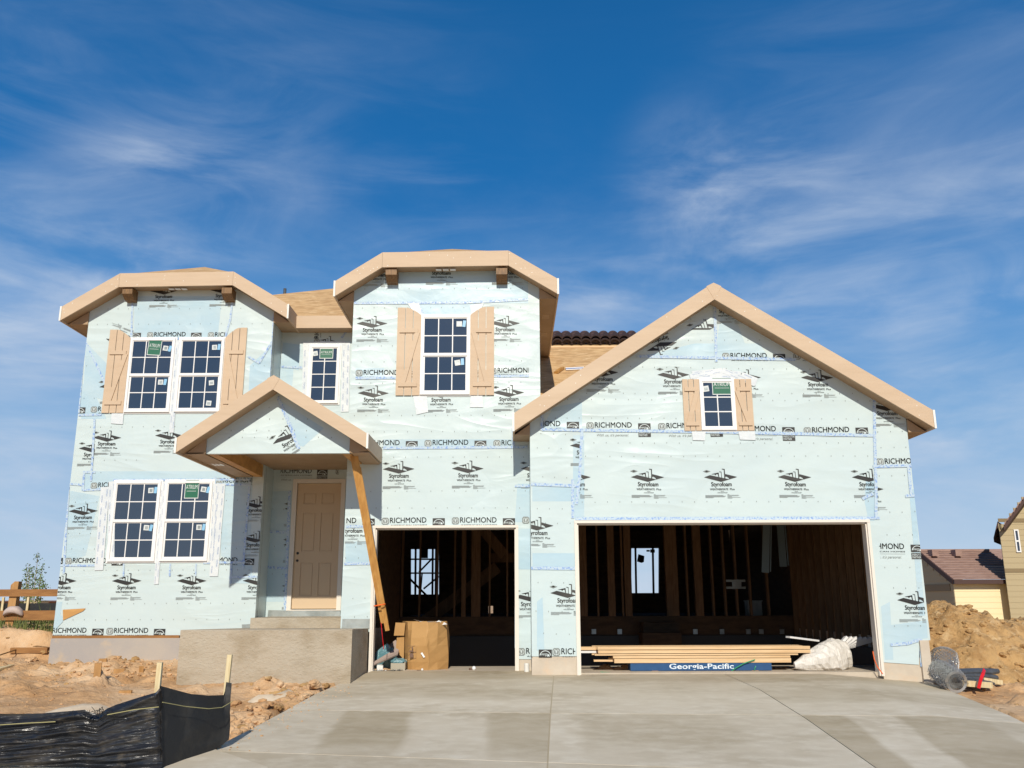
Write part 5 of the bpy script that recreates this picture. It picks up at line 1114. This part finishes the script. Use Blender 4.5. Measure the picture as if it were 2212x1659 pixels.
# ------------------------------------------------------------------ brace, carton and rubbish at the single door
br = MB(); a = P(765, 984, 14.45); b = P(831, 1345, 15.12); br.bar(a, b, .125, .04, 0, (0, 1, 0))
b_ = br.build('diagonal_brace', M['brace'], loc=(b.x, b.y, b.z), label='leaning yellow timber brace propped under the porch roof corner', cat='brace')
b2 = MB(); a2 = P(765, 1000, 14.44)-Vector((.0, .06, 0)); b2_ = P(838, 1360, 15.06); b2.bar(P(775, 1010, 14.50), P(837, 1362, 15.10), .07, .04, 0, (0, 1, 0)); b2.build('second_board', M['brace'], b_)
q = P(820, 1307, 14.95); MB().tube([q+Vector((.09*math.cos(t), .05*math.sin(t)-.0, .015*math.cos(t))) for t in [i*.5236 for i in range(13)]], .010, 6).build('twine', M['orange'], b_)
MB().tube([P(823, 1345, 14.98), P(826, 1375, 15.0), P(829, 1402, 15.05)], .006, 5).build('twine_end', M['redtie'], b_)
def zed(x): return ZS+.013
bx = P(915, 1449, 15.55); k = 1913/.953/15.55; U = lambda u: (u-CU)/k-.0
bc = Vector((U(912), 15.9, zed(0))); 
fp = [(U(857), 16.1), (U(864), 15.93), (U(878), 15.66), (U(886), 15.60), (U(921), 15.50), (U(924), 15.52), (U(942), 15.62), (U(962), 15.80), (U(961), 16.15), (U(905), 16.3)]
m = MB(); Hb = .78; n = len(fp); R_ = 6
for j in range(R_+1):
    t = j/R_
    for i, (x, y) in enumerate(fp):
        s = 1+.03*math.sin(t*3.1)-(.0 if j else .0); dx = (x-bc.x)*s; dy = (y-bc.y)*s
        if j == 0 and i in (1, 2, 3): dy += .05
        if j in (1, 2) and i == 4: dx += .02
        m.v.append((bc.x+dx+(.012 if i % 2 else -.012)*math.sin(t*5+i)-.02*t, bc.y+dy+.015*math.sin(t*7+i*2), zed(0)+Hb*t*(1+.01*math.sin(i*2))))
for j in range(R_):
    for i in range(n): k2 = (i+1) % n; m.f.append((j*n+i, j*n+k2, (j+1)*n+k2, (j+1)*n+i)); m.m.append(0)
m.f.append(tuple(range(n-1, -1, -1))); m.m.append(0)
cb = m.build('cardboard_box', M['card'], loc=(bc.x, bc.y, zed(0)), label='big crumpled brown cardboard carton standing at the single garage opening', cat='cardboard box')
fl = MB(); fl.prism([(U(843), 15.75, zed(0)+.55), (U(866), 15.72, zed(0)+.55), (U(868), 15.72, zed(0)+.76), (U(846), 15.75, zed(0)+.765)], (0, .012, 0)); fl.prism([(U(847), 15.80, zed(0)+.30), (U(866), 15.76, zed(0)+.16), (U(866), 15.76, zed(0)+.53), (U(849), 15.8, zed(0)+.53)], (0, .01, 0)); fl.build('flap', M['card'], cb)
pm = MB()
for i in range(16): 
    x = U(rnd.uniform(895, 958)); y = rnd.uniform(15.65, 16.1); z = zed(0)+Hb-.03+rnd.uniform(-.02, .04); a_ = Vector((rnd.uniform(-.12, .12), rnd.uniform(-.1, .1), rnd.uniform(-.03, .05))); b3 = Vector((rnd.uniform(-.1, .1), rnd.uniform(-.12, .12), rnd.uniform(-.03, .05))); c = Vector((x, y, z)); pm.poly([c-a_, c-b3, c+a_, c+b3])
pm.build('waste_paper', M['vinyl'], loc=(bc.x, bc.y, zed(0)+.7), label='crumpled white paper heaped in the top of the cardboard carton', cat='paper')
def facet(mb, u0, v0, u1, v1, y, mi=0): a, b = P(u0, v1, y), P(u1, v0, y); mb.poly([(a.x, y, a.z), (b.x, y, a.z), (b.x, y, b.z), (a.x, y, b.z)], mi)
st = MB(); q = P(914.5, 1415, 15.49); st.poly([(q.x-.045, 15.488, q.z+.03), (q.x-.02, 15.488, q.z+.045), (q.x+.03, 15.488, q.z-.03), (q.x+.005, 15.488, q.z-.045)]); st.build('label', M['vinyl'], cb)
pr_ = MB(); y = 15.545
for (u0, v0, u1, v1) in ((880, 1395, 899, 1395.8), (880, 1421, 899, 1421.8), (898, 1395, 898.8, 1422), (880, 1408, 899, 1409), (889, 1397, 892, 1403), (884, 1405, 893, 1408), (885, 1411, 893, 1420)): facet(pr_, u0, v0, u1, v1, y-(u0-880)*.0023+.012)
pr_.build('carton_print', M['print'], cb)
def lump(name, c, r, matn, label, cat, seed, det=3, amp=.5, flat=0):
    bm = bmesh.new(); bmesh.ops.create_icosphere(bm, subdivisions=det, radius=1); m = MB(); vs = []
    for v in bm.verts:
        x, y, z = v.co; k = 1+amp*(float(fbm(x*1.6+seed, y*1.6+z*2, 3, seed))-.5)*2
        vs.append((c[0]+x*r[0]*k, c[1]+y*r[1]*k, max(flat, c[2]+z*r[2]*k)))
    m.tris(vs, [[w.index for w in f.verts] for f in bm.faces]); bm.free(); return m.build(name, M[matn], loc=(c[0], c[1], flat), label=label, cat=cat)
z0 = zed(0)
lump('rubbish_bag', (U(822)+.0, 15.95, z0+.16), (.19, .16, .24), 'teal', 'crumpled teal plastic bag between concrete block and carton', 'rubbish bag', 3, 2, .5, z0+.004)
lump('rubbish_bag', (U(833)+.06, 16.15, z0+.22), (.14, .1, .24), 'mauve', 'dull grey bag behind the teal one', 'rubbish bag', 9, 2, .4, z0+.004)
a, b = P(802, 1438, 15.45), P(858, 1409, 15.6); m = MB(); m.prism([a, P(800, 1434, 15.5), P(856, 1400, 15.75), P(862, 1404, 15.7), P(859, 1413, 15.55)], (0, .02, -.02)); m.build('board_offcut', M['mauve'], loc=(a.x, a.y, a.z), label='pinkish board offcut leaning on the rubbish left of the carton', cat='board')
q = P(877, 1442, 15.5); x0, x1 = P(844, 1442, 15.5).x, P(875, 1442, 15.5).x
m = MB(); m.box(x0, x1, 15.5, 15.52, z0, z0+.115); m.box(x0, x0+.015, 15.52, 15.75, z0, z0+.115); m.box(x1-.015, x1, 15.52, 15.75, z0, z0+.13); m.box(x0, x1, 15.735, 15.75, z0, z0+.16); m.box(x0, x1, 15.52, 15.73, z0, z0+.02); m.build('tray', M['greybox'], loc=((x0+x1)/2, 15.6, z0), label='dusty grey open tray in front of the carton', cat='tray')
lump('rubbish_bag', ((x0+x1)/2, 15.62, z0+.13), (.13, .1, .07), 'teal', 'scrap of teal film stuffed in the dusty tray', 'plastic scrap', 5, 2, .5, z0+.02)
x0, x1 = P(814, 1442, 15.47).x, P(827, 1442, 15.47).x; m = MB(); m.prism([(x0, 15.47, z0), (x1, 15.47, z0), (x1, 15.47, z0+.08), (x0, 15.47, z0+.085)], (0, .08, 0)); m.box(x0+.01, x1-.01, 15.48, 15.54, z0+.0855, z0+.09); m.build('carton', M['pvc'], loc=(x0, 15.5, z0), label='small white carton at the foot of the rubbish', cat='carton')
m = MB()
for i in range(70):
    x = rnd.uniform(P(800, 1447, 15.42).x, P(868, 1447, 15.42).x); y = rnd.uniform(15.36, 15.46); s = rnd.uniform(.008, .03); m.poly([(x-s, y, z0+.002), (x+s*.4, y-s*.6, z0+.01), (x+s, y+s, z0+rnd.uniform(.004, .03)), (x-s*.3, y+s, z0+.015)], rnd.choice((0, 0, 1, 2)))
m.build('litter', [M['steel'], M['vinyl'], M['greybox']], kind='stuff')
q = P(1023.5, 1446.5, 15.45); bm_ = MB(); bm_.tube([(q.x, 15.5, z0+.03+.035*math.sin(t)) for t in (-1.57, -.8, 0, .8, 1.57)], [.004, .025, .035, .025, .004], 12); bm_.tube([(q.x-.02, 15.53, z0+.012), (q.x-.08, 15.56, z0+.012)], .018, 8, 1); bm_.build('light_bulb', [M['vinyl'], M['print']], smooth=True, loc=(q.x, 15.5, z0), label='little white bulb lying on the garage slab edge', cat='bulb')
q = P(912, 1447, 15.42); bm_ = MB(); bm_.tube([(q.x, 15.42, z0+.018+.02*math.sin(t)) for t in (-1.57, -.8, 0, .8, 1.57)], [.002, .014, .02, .014, .002], 10); bm_.tube([(q.x-.02, 15.42, z0+.01), (q.x-.09, 15.41, z0+.008)], .006, 6, 1); bm_.build('push_pin', [M['vinyl'], M['print']], loc=(q.x, 15.42, z0), label='tiny white knob on the slab below the carton', cat='knob')
x0, x1 = P(1132.5, 1450, 15.2).x, P(1143.5, 1450, 15.2).x; r = (x1-x0)/2; m = MB(); cx = (x0+x1)/2; m.tube([(cx, 15.2, zdrive(cx, 15.2)-.02), (cx, 15.2, PZ(1138, 1433, 15.2)-.012), (cx, 15.2, PZ(1138, 1433, 15.2))], [r, r, r*.9], 20); m.build('pipe_stub', M['pvc'], smooth=False, loc=(cx, 15.2, zdrive(cx, 15.2)), label='short capped white pipe between the two garage doors', cat='pipe')
# ------------------------------------------------------------------ lumber on the double garage slab
YLm = 15.15
LX = lambda z: P((2000+z/2.458)*.6064, 1440, YLm).x
LZ = lambda y: P(1480, (1850+y/2.458)*.6064, YLm).z
rows = [(320, 2190, 1112, 1140, 'topmost pine board, slightly bowed, in the lumber stack'), (325, 2190, 1143, 1173, 'second pine board from the top of the stack'), (295, 2080, 1176, 1191, 'third pine board down, poking out at the left'), (455, 2010, 1193, 1215, 'fourth pine board down, with two dark notches near its right'), (465, 2015, 1217, 1257, 'lowest and tallest pine board, on the blue bundle')]
for i, (a, b, t, bt, lab) in enumerate(rows):
    m = MB(); x0, x1, z0_, z1 = LX(a), LX(b), LZ(bt)+.001, LZ(t)+.001; mid = (z1-z0_)/2
    for k in range(5 if i != 3 else 4):
        m.box(x0+(rnd.uniform(-.06, .10) if k else 0), x1+(rnd.uniform(-.10, .05) if k else 0), YLm+k*.092, YLm+k*.092+.088, z0_, z1-.004-.003*(k % 2))
    o = m.build('pine_board', M['lumber'], loc=((x0+x1)/2, YLm, z0_), label=lab, cat='lumber', group='boards stacked in the double garage')
for a, b, t, bt, lab in ((155, 318, 1118, 1148, 'board end sticking out left of the stack near the top'), (155, 400, 1155, 1173, 'greyish board end under the top left one')):
    m = MB(); x0, x1 = LX(a)-.1, LX(b); m.box(x0, x1, YLm+.18, YLm+.27, LZ(bt), LZ(t)); m.build('pine_board', M['lumber' if t < 1150 else 'siding'], loc=((x0+x1)/2, YLm, LZ(bt)), label=lab, cat='lumber', group='boards stacked in the double garage')
m = MB(); m.box(LX(290), LX(460), YLm+.1, YLm+.19, LZ(1247), LZ(1230)); m.build('pine_board', M['lumber'], loc=(LX(370), YLm+.1, LZ(1247)), label='short low board end left of the blue bundle', cat='lumber', group='boards stacked in the double garage')
bb = MB(); x0, x1, z0_, z1 = LX(605), LX(1842), LZ(1325), LZ(1260)
bb.box(x0, x1, YLm+.01, YLm+.5, z0_, z1); bl = bb.build('blue_bundle', M['blue'], loc=((x0+x1)/2, YLm, z0_), label='flat blue faced bundle with white lettering under the pine boards', cat='board bundle')
t = MB()
for p in text_polys('Georgia-Pacific', .018): t.poly([(LX(945)+(LX(1510)-LX(945))*x, YLm+.006, LZ(1325)+(LZ(1263)-LZ(1325))*y) for x, y in p])
t.build('lettering', M['white'], bl)
zs_ = ZS+.012
for i, zz in enumerate((820, 1698)):
    m = MB(); x = LX(zz); m.box(x-.06, x-.002, YLm-.01, YLm+.45, zs_, z0_-.001); m.box(x+.002, x+.05, YLm, YLm+.4, zs_, z0_-.001); m.build('wood_chock', M['brace'], loc=(x, YLm, zs_), label=('left' if i == 0 else 'right')+' hand yellow wood chock under the blue bundle', cat='chock', group='chocks under the bundle')
def strap(pts, lab): m = MB(); m.tube(pts, .008, 5); m.build('strapping', M['greenstrap'], label=lab, cat='strap', group='cut green strapping')
LP = lambda x, y, Y: P((2000+x/2.458)*.6064, (1850+y/2.458)*.6064, Y)
strap([LP(340, 1338, 14.98), LP(500, 1346, 14.95), LP(700, 1349, 14.93), LP(830, 1346, 14.93)], 'long green strap lying on the slab left of the lettering')
strap([LP(1485, 1333, YLm-.02), LP(1530, 1300, YLm-.03), LP(1600, 1260, YLm-.03), LP(1695, 1228, YLm-.03)], 'green strap curling up diagonally across the blue bundle')
strap([LP(1690, 1322, YLm-.03), LP(1694, 1300, YLm-.035), LP(1703, 1285, YLm-.03)], 'short green strap end by the right hand chock')
# wrapped bundle of siding strips
c0, c1 = P(1716, 1438, 15.15), P(1832, 1412, 15.45)
wb = MB(); nseg, nr = 17, 19; path = []
for i in range(nseg+1):
    t = i/nseg; c = c0.lerp(c1, t)
    rr = .05+.20*ss(0, .55, t)-.05*ss(.7, 1, t)+.02*math.sin(t*11); rr = float(rr)
    for k in range(nr):
        a = 2*math.pi*k/nr; q = float(fbm(t*2+math.cos(a)*.9, math.sin(a)*.9+t*2, 3, 41))-.5; r2 = rr*(1+.45*q)
        r2 += .035*rnd.uniform(-.5, .6)*float(ss(.05, .3, t))
        p = c+Vector((-.25*math.sin(a)*r2*.6, math.cos(a)*r2*.9, math.sin(a)*r2*1.05)); p.z = max(p.z, ZS+.016+.01*q); wb.v.append(tuple(p))
for i in range(nseg):
    for k in range(nr): k2 = (k+1) % nr; wb.f.append((i*nr+k, i*nr+k2, (i+1)*nr+k2, (i+1)*nr+k)); wb.m.append(0)
wb.f.append(tuple(range(nr-1, -1, -1))); wb.m.append(0); wb.f.append(tuple(nseg*nr+k for k in range(nr))); wb.m.append(0)
wb.build('wrapped_bundle', M['plastic'], loc=(c0.x, c0.y, ZS+.015), label='bundle shrouded in creased whitish plastic film beside the lumber', cat='wrapped bundle')
for i in range(7):
    a = P(1785+i*3.0, 1425-i*3.0, 15.40+.03*i); b = P((1828, 1838, 1848, 1858, 1868, 1880, 1893)[i], (1376, 1377, 1377.5, 1378, 1378.5, 1379, 1381)[i]+.5*i*0, 15.50+.07*i)
    m = MB(); m.bar(a, b, .042, .09, 0, (0, 1, 0)); m.build('siding_strip', M['siding'], loc=(a.x, a.y, a.z), label='white siding strips jutting up to the right out of the film', cat='siding strip', group='siding strips jutting from the wrapped bundle')
a, b = P(1702, 1376, 15.7), P(1765, 1384, 15.9); m = MB(); m.bar(a, b, .12, .03); m.build('siding_strip', M['siding'], loc=(a.x, a.y, a.z), label='short white strip lying on top of the lumber right end', cat='siding strip')
strap([P(1885.5, 1407, 14.69), P(1889, 1425, 14.67), P(1895, 1440, 14.66), P(1907, 1456, 14.64)], 'x'); o = bpy.data.objects[[x.name for x in bpy.data.objects if x.name.startswith('strapping')][-1]]
o.name = 'twine'; o.data.materials[0] = M['orange']; o['label'] = 'bright orange twine hanging down the right door frame'; o['category'] = 'twine'; del o['group']
# things hanging or standing in the dark garage
for i, (u0, v0, u1, v1) in enumerate(((1660, 1128, 1653, 1237), (1688, 1128, 1692, 1224))):
    a, b = P(u0-4, v0-12, 17.6+.3*i), P(u1, v1, 17.6+.3*i); m = MB(); m.bar(a, b, .14, .03, 0, (0, 1, 0)); m.bar(a+Vector((.09, -.01, 0)), b+Vector((.10, -.01, .02)), .02, .02, 0, (0, 1, 0)); m.build('hanging_duct', M['duct'], loc=(b.x, b.y, b.z), label=('nearer the middle, lower hanging' if i == 0 else 'nearer the right wall, shorter')+' pale metal strip in the dark garage', cat='metal strip', group='metal strips hanging in the garage')
a, b = P(1617, 1330, 21.6), P(1645, 1297, 21.6); m = MB(); m.box(a.x, b.x, 21.6, 21.9, a.z, b.z-.02); m.box(a.x-.02, b.x+.02, 21.58, 21.92, b.z-.0199, b.z); m.build('storage_bin', M['metalflash'], loc=(a.x, 21.7, a.z), label='dim grey bin with a lid seen through the garage studs', cat='bin')
a, b = P(1570, 1272, 20.9), P(1610, 1252, 20.9); m = MB(); m.box(a.x, b.x, 20.9, 20.93, a.z, a.z+.05); m.box(a.x, b.x, 20.9, 20.93, b.z-.05, b.z); m.box(a.x+.14, b.x-.1, 20.89, 20.94, a.z+.051, b.z-.051); m.build('stud_bracket', M['metalflash'], loc=(a.x, 20.9, a.z), label='dim pale bracket fixed across studs at the back of the garage', cat='bracket')
# ------------------------------------------------------------------ right corner: mesh rolls, pipe bundle
def mesh_roll(a, b, r, label, k):
    a = Vector(a); b = Vector(b); d = (b-a).normalized(); L = (b-a).length; u = d.cross(Vector((0, 0, 1)));
    if u.length < .1: u = d.cross(Vector((1, 0, 0)))
    u.normalize(); w_ = u.cross(d); m = MB(); rg = random.Random(k)
    def pt(t, th, rr): return a+d*(L*t)+(u*math.cos(th)+w_*math.sin(th))*rr
    for sh in range(4):
        rr = r*(1-.17*sh)*(1+rg.uniform(-.04, .04)); N = 24
        for i in range(N):
            th = 2*math.pi*i/N
            for s_ in (1, -1):
                pts = [pt(j/8, th+s_*j*.22, rr*(1+rg.uniform(-.07, .07))) for j in range(9)]
                m.tube(pts, .0032, 3, 0, False)
    for t in (0, 1):
        for i in range(5): m.tube([pt(t, x*.26, r*(1-.05*i)*(1-.012*x/2)) for x in range(25)], .004, 3, 0, False)
    o = m.build('wire_mesh_roll', M['wire'], loc=((a.x+b.x)/2, (a.y+b.y)/2, min(a.z, b.z)-r), label=label, cat='wire roll', group='rolls of wire mesh by the corner')
g0 = lambda u, v: drv(u, v)
a = P(2038, 1462, 14.6); b = P(2040, 1418, 14.9); mesh_roll(a, b, .21, 'upright wire mesh roll leaning at the house corner', 1)
a = P(2028, 1450, 14.25); b = P(2066, 1474, 13.75); mesh_roll(a, b, .17, 'fallen wire mesh roll lying in front of the upright one', 2)
pb = []
for i in range(12):
    y = 14.6+.08*(i % 3)+.05*i*.3; a = P(2072+rnd.uniform(-4, 4), 1468-6*(i//3)-1.5*(i % 3)+3, y); b = P(2142+rnd.uniform(-8, 14), 1471-6*(i//3)-5*(i//3 == 3)-1.5*(i % 3)+5, y+.5)
    m = MB(); m.tube([a, a.lerp(b, .5)+Vector((0, 0, .01)), b], .042, 8); m.build('pipe', M['steel'], loc=((a.x+b.x)/2, y+.2, min(a.z, b.z)-.03), label='dark pipe in the strapped bundle beside the wire rolls', cat='pipe', group='dark pipes in the strapped bundle')
a, b = P(2085, 1476, 14.5), P(2138, 1480, 14.8); plank('timber', a, b, .10, .09, 'stake', 'short squared timber under the dark pipe bundle', 'timber')
a, b = P(2120, 1468, 15.0), P(2160, 1474, 15.2); plank('timber', a, b, .10, .07, 'stake', 'pale timber end poking out right of the pipes', 'timber')
m = MB(); q = [P(2126.5, 1446, 14.5), P(2124, 1454, 14.42), P(2119, 1466, 14.4), P(2116, 1478, 14.4), P(2114, 1487, 14.4)]
for i in range(4): m.bar(q[i], q[i+1], .05, .008, 0, (0, 1, 0))
m.build('strap', M['redtie'], loc=tuple(q[-1]), label='red strap looped round the dark pipe bundle', cat='strap')
# ------------------------------------------------------------------ on the roof
q = P(1200, 750, 20.5); zt_ = lambda y: zr_-.64*(21-y)
for i in range(9):
    u = 1204+i*20.6; y0 = 20.1; x = P(u, 742, y0).x; m = MB(); sl = Vector((0, .842, .539)); nrm = Vector((0, -.539, .842)); b0 = Vector((x, y0, zt_(y0)))+nrm*.03
    for L_ in range(2):
        for kk in range(12):
            t0, t1 = math.pi*kk/12, math.pi*(kk+1)/12; R0 = .135-.0*L_; off = nrm*(.075*L_)+sl*(.05*L_)
            f_ = lambda t, s, r: b0+off+Vector((math.cos(t)*r, 0, 0))+nrm*(math.sin(t)*r)+sl*s
            m.poly([f_(t0, 0, R0), f_(t1, 0, R0), f_(t1, .42, R0), f_(t0, .42, R0)]); m.poly([f_(t0, 0, R0-.02), f_(t0, .42, R0-.02), f_(t1, .42, R0-.02), f_(t1, 0, R0-.02)]); m.poly([f_(t0, 0, R0-.02), f_(t1, 0, R0-.02), f_(t1, 0, R0), f_(t0, 0, R0)])
            if L_ == 0: m.poly([f_(t0, .06, R0-.021), f_(t1, .06, R0-.021), f_(t1, .06, .03), f_(t0, .06, .03)])
    m.build('roof_tile_stack', M['clay'], loc=tuple(b0), label='dark barrel tiles stacked near the top of the bare roof slope', cat='roof tiles', group='stacks of barrel tiles on the roof slope')
a = P(1195, 753, 20.0); m = MB(); m.bar((P(1190, 753, 19.95).x, 19.95, zt_(19.95)+.02), (P(1420, 753, 19.95).x, 19.95, zt_(19.95)+.02), .04, .04); m.build('batten', M['lumber'], loc=(a.x, 19.95, zt_(19.95)), label='long thin batten along the foot of the tile stacks', cat='batten')
m = MB(); m.bar((P(1190, 721, 21.0).x, 21.0, zr_+.03), (P(1267, 721, 21.0).x, 21.0, zr_+.03), .1, .05); m.build('blue_strip', M['bluetrim'], loc=(P(1230, 721, 21).x, 21, zr_), label='blue strip lying along the roof ridge above the tiles', cat='strip')
def rs(u, v):
    d = ray(u, v); t = (zr_-.64*21)/(d.z-.64*d.y); return d*t
a, b = rs(1222, 801), rs(1262, 799); m = MB()
for i in range(3): m.bar(a+Vector((.0, .05*i, .02+.032*i)), b+Vector((0, .05*i, .02+.032*i)), .05, .02, i % 2)
m.build('trim_strips', [M['siding'], M['bluetrim']], loc=tuple(a), label='blue and white trim strips lying on the bare roof slope', cat='trim strips')
a, b = rs(1201, 808), rs(1215, 798); plank('wood_block', a+Vector((0, 0, .03)), b+Vector((0, 0, .03)), .09, .05, 'brace', 'small wood cleat nailed to the roof slope', 'wood block')
# ------------------------------------------------------------------ camera, light, sky
cam = bpy.data.cameras.new('camera'); co = bpy.data.objects.new('camera', cam); C.objects.link(co); SC.camera = co
cam.sensor_width = 36; cam.sensor_fit = 'HORIZONTAL'; cam.lens = 36*FPX/2212; cam.clip_start = .1; cam.clip_end = 3000
co.matrix_world = Matrix(((_r.x, _u.x, -_f.x, 0), (_r.y, _u.y, -_f.y, 0), (_r.z, _u.z, -_f.z, 0), (0, 0, 0, 1)))
SE, SA = R(33.0), .012   # the sun stands behind the camera
sd_ = Vector((SA, math.cos(SE), -math.sin(SE))).normalized()
sun = bpy.data.lights.new('sun', 'SUN'); sun.energy = 4.2; sun.angle = R(.53); sun.color = (1, .93, .80)
so = bpy.data.objects.new('sun', sun); C.objects.link(so); so.location = (0, -20, 20); so.rotation_euler = sd_.to_track_quat('-Z', 'Y').to_euler()
wd = bpy.data.worlds.new('World'); SC.world = wd; wd.use_nodes = True; nt = wd.node_tree; N = nt.nodes; L = nt.links
bgn = N['Background']; sky = N.new('ShaderNodeTexSky'); sky.sky_type = 'NISHITA'; sky.sun_disc = False; sky.sun_elevation = SE; sky.sun_rotation = R(180)
sky.air_density = 1.0; sky.dust_density = .5; sky.ozone_density = 2.0; sky.altitude = 1600
tc = N.new('ShaderNodeTexCoord')
def mth(op, a, b=None, c=None):
    x = N.new('ShaderNodeMath'); x.operation = op
    for i, z in enumerate((a, b, c)):
        if z is None: continue
        if isinstance(z, (int, float)): x.inputs[i].default_value = z
        else: L.new(z, x.inputs[i])
    return x.outputs[0]
sp = N.new('ShaderNodeSeparateXYZ'); L.new(tc.outputs['Generated'], sp.inputs[0])
zc = mth('MAXIMUM', sp.outputs[2], .04); cx_ = mth('DIVIDE', sp.outputs[0], mth('ADD', zc, .12)); cy_ = mth('DIVIDE', sp.outputs[1], mth('ADD', zc, .12))
cb_ = N.new('ShaderNodeCombineXYZ'); L.new(sp.outputs[0], cb_.inputs[0]); L.new(sp.outputs[2], cb_.inputs[1]); L.new(sp.outputs[1], cb_.inputs[2])
def cn(sc, st, rot, loc, det, dist, lo, hi):
    q = N.new('ShaderNodeMapping'); q.inputs['Rotation'].default_value = (0, 0, R(rot)); q.inputs['Scale'].default_value = st; q.inputs['Location'].default_value = loc; L.new(cb_.outputs[0], q.inputs[0])
    n = N.new('ShaderNodeTexNoise'); n.inputs['Scale'].default_value = sc; n.inputs['Detail'].default_value = det; n.inputs['Roughness'].default_value = .58; n.inputs['Distortion'].default_value = dist; L.new(q.outputs[0], n.inputs['Vector'])
    r = N.new('ShaderNodeMapRange'); r.interpolation_type = 'SMOOTHSTEP'; r.inputs['From Min'].default_value = lo; r.inputs['From Max'].default_value = hi; L.new(n.outputs['Fac'], r.inputs['Value']); return r.outputs[0]
st1 = cn(2.7, (.8, 2.4, .8), 30, (3.2, 1.4, 0), 13, .6, .40, .98)
st2 = cn(4.5, (.6, 3.2, .8), 8, (1.7, 6.3, 0), 11, .9, .40, .90)
msk = cn(1.3, (1, 1.5, 1), 20, (7.1, 2.9, 0), 3, .3, .28, .60)
lowm = N.new('ShaderNodeMapRange'); lowm.inputs['From Min'].default_value = .62; lowm.inputs['From Max'].default_value = .18; L.new(sp.outputs[2], lowm.inputs['Value'])
cl = mth('MULTIPLY', mth('ADD', mth('MULTIPLY', st1, .85), mth('MULTIPLY', st2, .9)), mth('MULTIPLY', msk, mth('ADD', mth('MULTIPLY', lowm.outputs[0], .80), .06)))
st3 = cn(7.5, (.5, 2.2, .8), 4, (2.7, 8.3, 0), 12, .5, .38, .85)
lw2 = N.new('ShaderNodeMapRange'); lw2.inputs['From Min'].default_value = .38; lw2.inputs['From Max'].default_value = .08; L.new(sp.outputs[2], lw2.inputs['Value'])
nd = N.new('ShaderNodeVectorMath'); nd.operation = 'NORMALIZE'; L.new(tc.outputs['Generated'], nd.inputs[0])
blob = None
for u_, v_, r0_, k_ in ((330, 470, .16, 1.0), (80, 740, .22, .8), (1620, 500, .18, .7), (2060, 830, .30, .9), (1500, 360, .12, .35), (1260, 660, .10, .7), (520, 300, .2, .3)):
    dv = N.new('ShaderNodeVectorMath'); dv.operation = 'DISTANCE'; L.new(nd.outputs[0], dv.inputs[0]); dv.inputs[1].default_value = tuple(ray(u_, v_).normalized())
    m_ = N.new('ShaderNodeMapRange'); m_.interpolation_type = 'SMOOTHERSTEP'; m_.inputs['From Min'].default_value = r0_; m_.inputs['From Max'].default_value = 0; m_.inputs['To Max'].default_value = k_; L.new(dv.outputs['Value'], m_.inputs['Value'])
    blob = m_.outputs[0] if blob is None else mth('ADD', blob, m_.outputs[0])
st4 = cn(6, (.7, 1.7, .8), 22, (4.7, 3.3, 0), 13, .8, .34, .80)
cl = mth('ADD', cl, mth('MULTIPLY', mth('MULTIPLY', st4, blob), .75))
cl = mth('MINIMUM', mth('ADD', cl, mth('MULTIPLY', mth('MULTIPLY', st3, lw2.outputs[0]), .75)), .8)
hs = N.new('ShaderNodeHueSaturation'); hs.inputs['Saturation'].default_value = 1.38; hs.inputs['Hue'].default_value = .5; hs.inputs['Value'].default_value = 1.0; L.new(sky.outputs[0], hs.inputs['Color'])
rp = N.new('ShaderNodeValToRGB'); cr = rp.color_ramp; L.new(mth('MAXIMUM', sp.outputs[2], 0), rp.inputs[0])
for i, (e_, c_) in enumerate(((0, (186, 207, 228)), (4, (168, 196, 225)), (10, (132, 175, 218)), (17, (86, 145, 205)), (25, (40, 112, 178)), (37, (16, 86, 142)), (70, (10, 58, 108)))):
    el = cr.elements[i] if i < 2 else cr.elements.new(.5)
    el.position = math.sin(R(e_)); el.color = tuple((x/255)**2.2 for x in c_)+(1,)
sc_ = N.new('ShaderNodeVectorMath'); sc_.operation = 'SCALE'; sc_.inputs['Scale'].default_value = 10; L.new(rp.outputs[0], sc_.inputs[0])
mr_s = N.new('ShaderNodeMix'); mr_s.data_type = 'RGBA'; mr_s.inputs['Factor'].default_value = .96; L.new(hs.outputs[0], mr_s.inputs['A']); L.new(sc_.outputs[0], mr_s.inputs['B'])
mx = N.new('ShaderNodeMix'); mx.data_type = 'RGBA'; L.new(cl, mx.inputs['Factor']); L.new(mr_s.outputs['Result'], mx.inputs['A']); mx.inputs['B'].default_value = (5.6, 6.5, 7.9, 1)
L.new(mx.outputs['Result'], bgn.inputs['Color']); bgn.inputs['Strength'].default_value = .10
vs_ = SC.view_settings; vs_.view_transform = 'Standard'; vs_.look = 'None'; vs_.exposure = 0; vs_.gamma = 1; vs_.use_curve_mapping = False
SC.cycles.max_bounces = 6
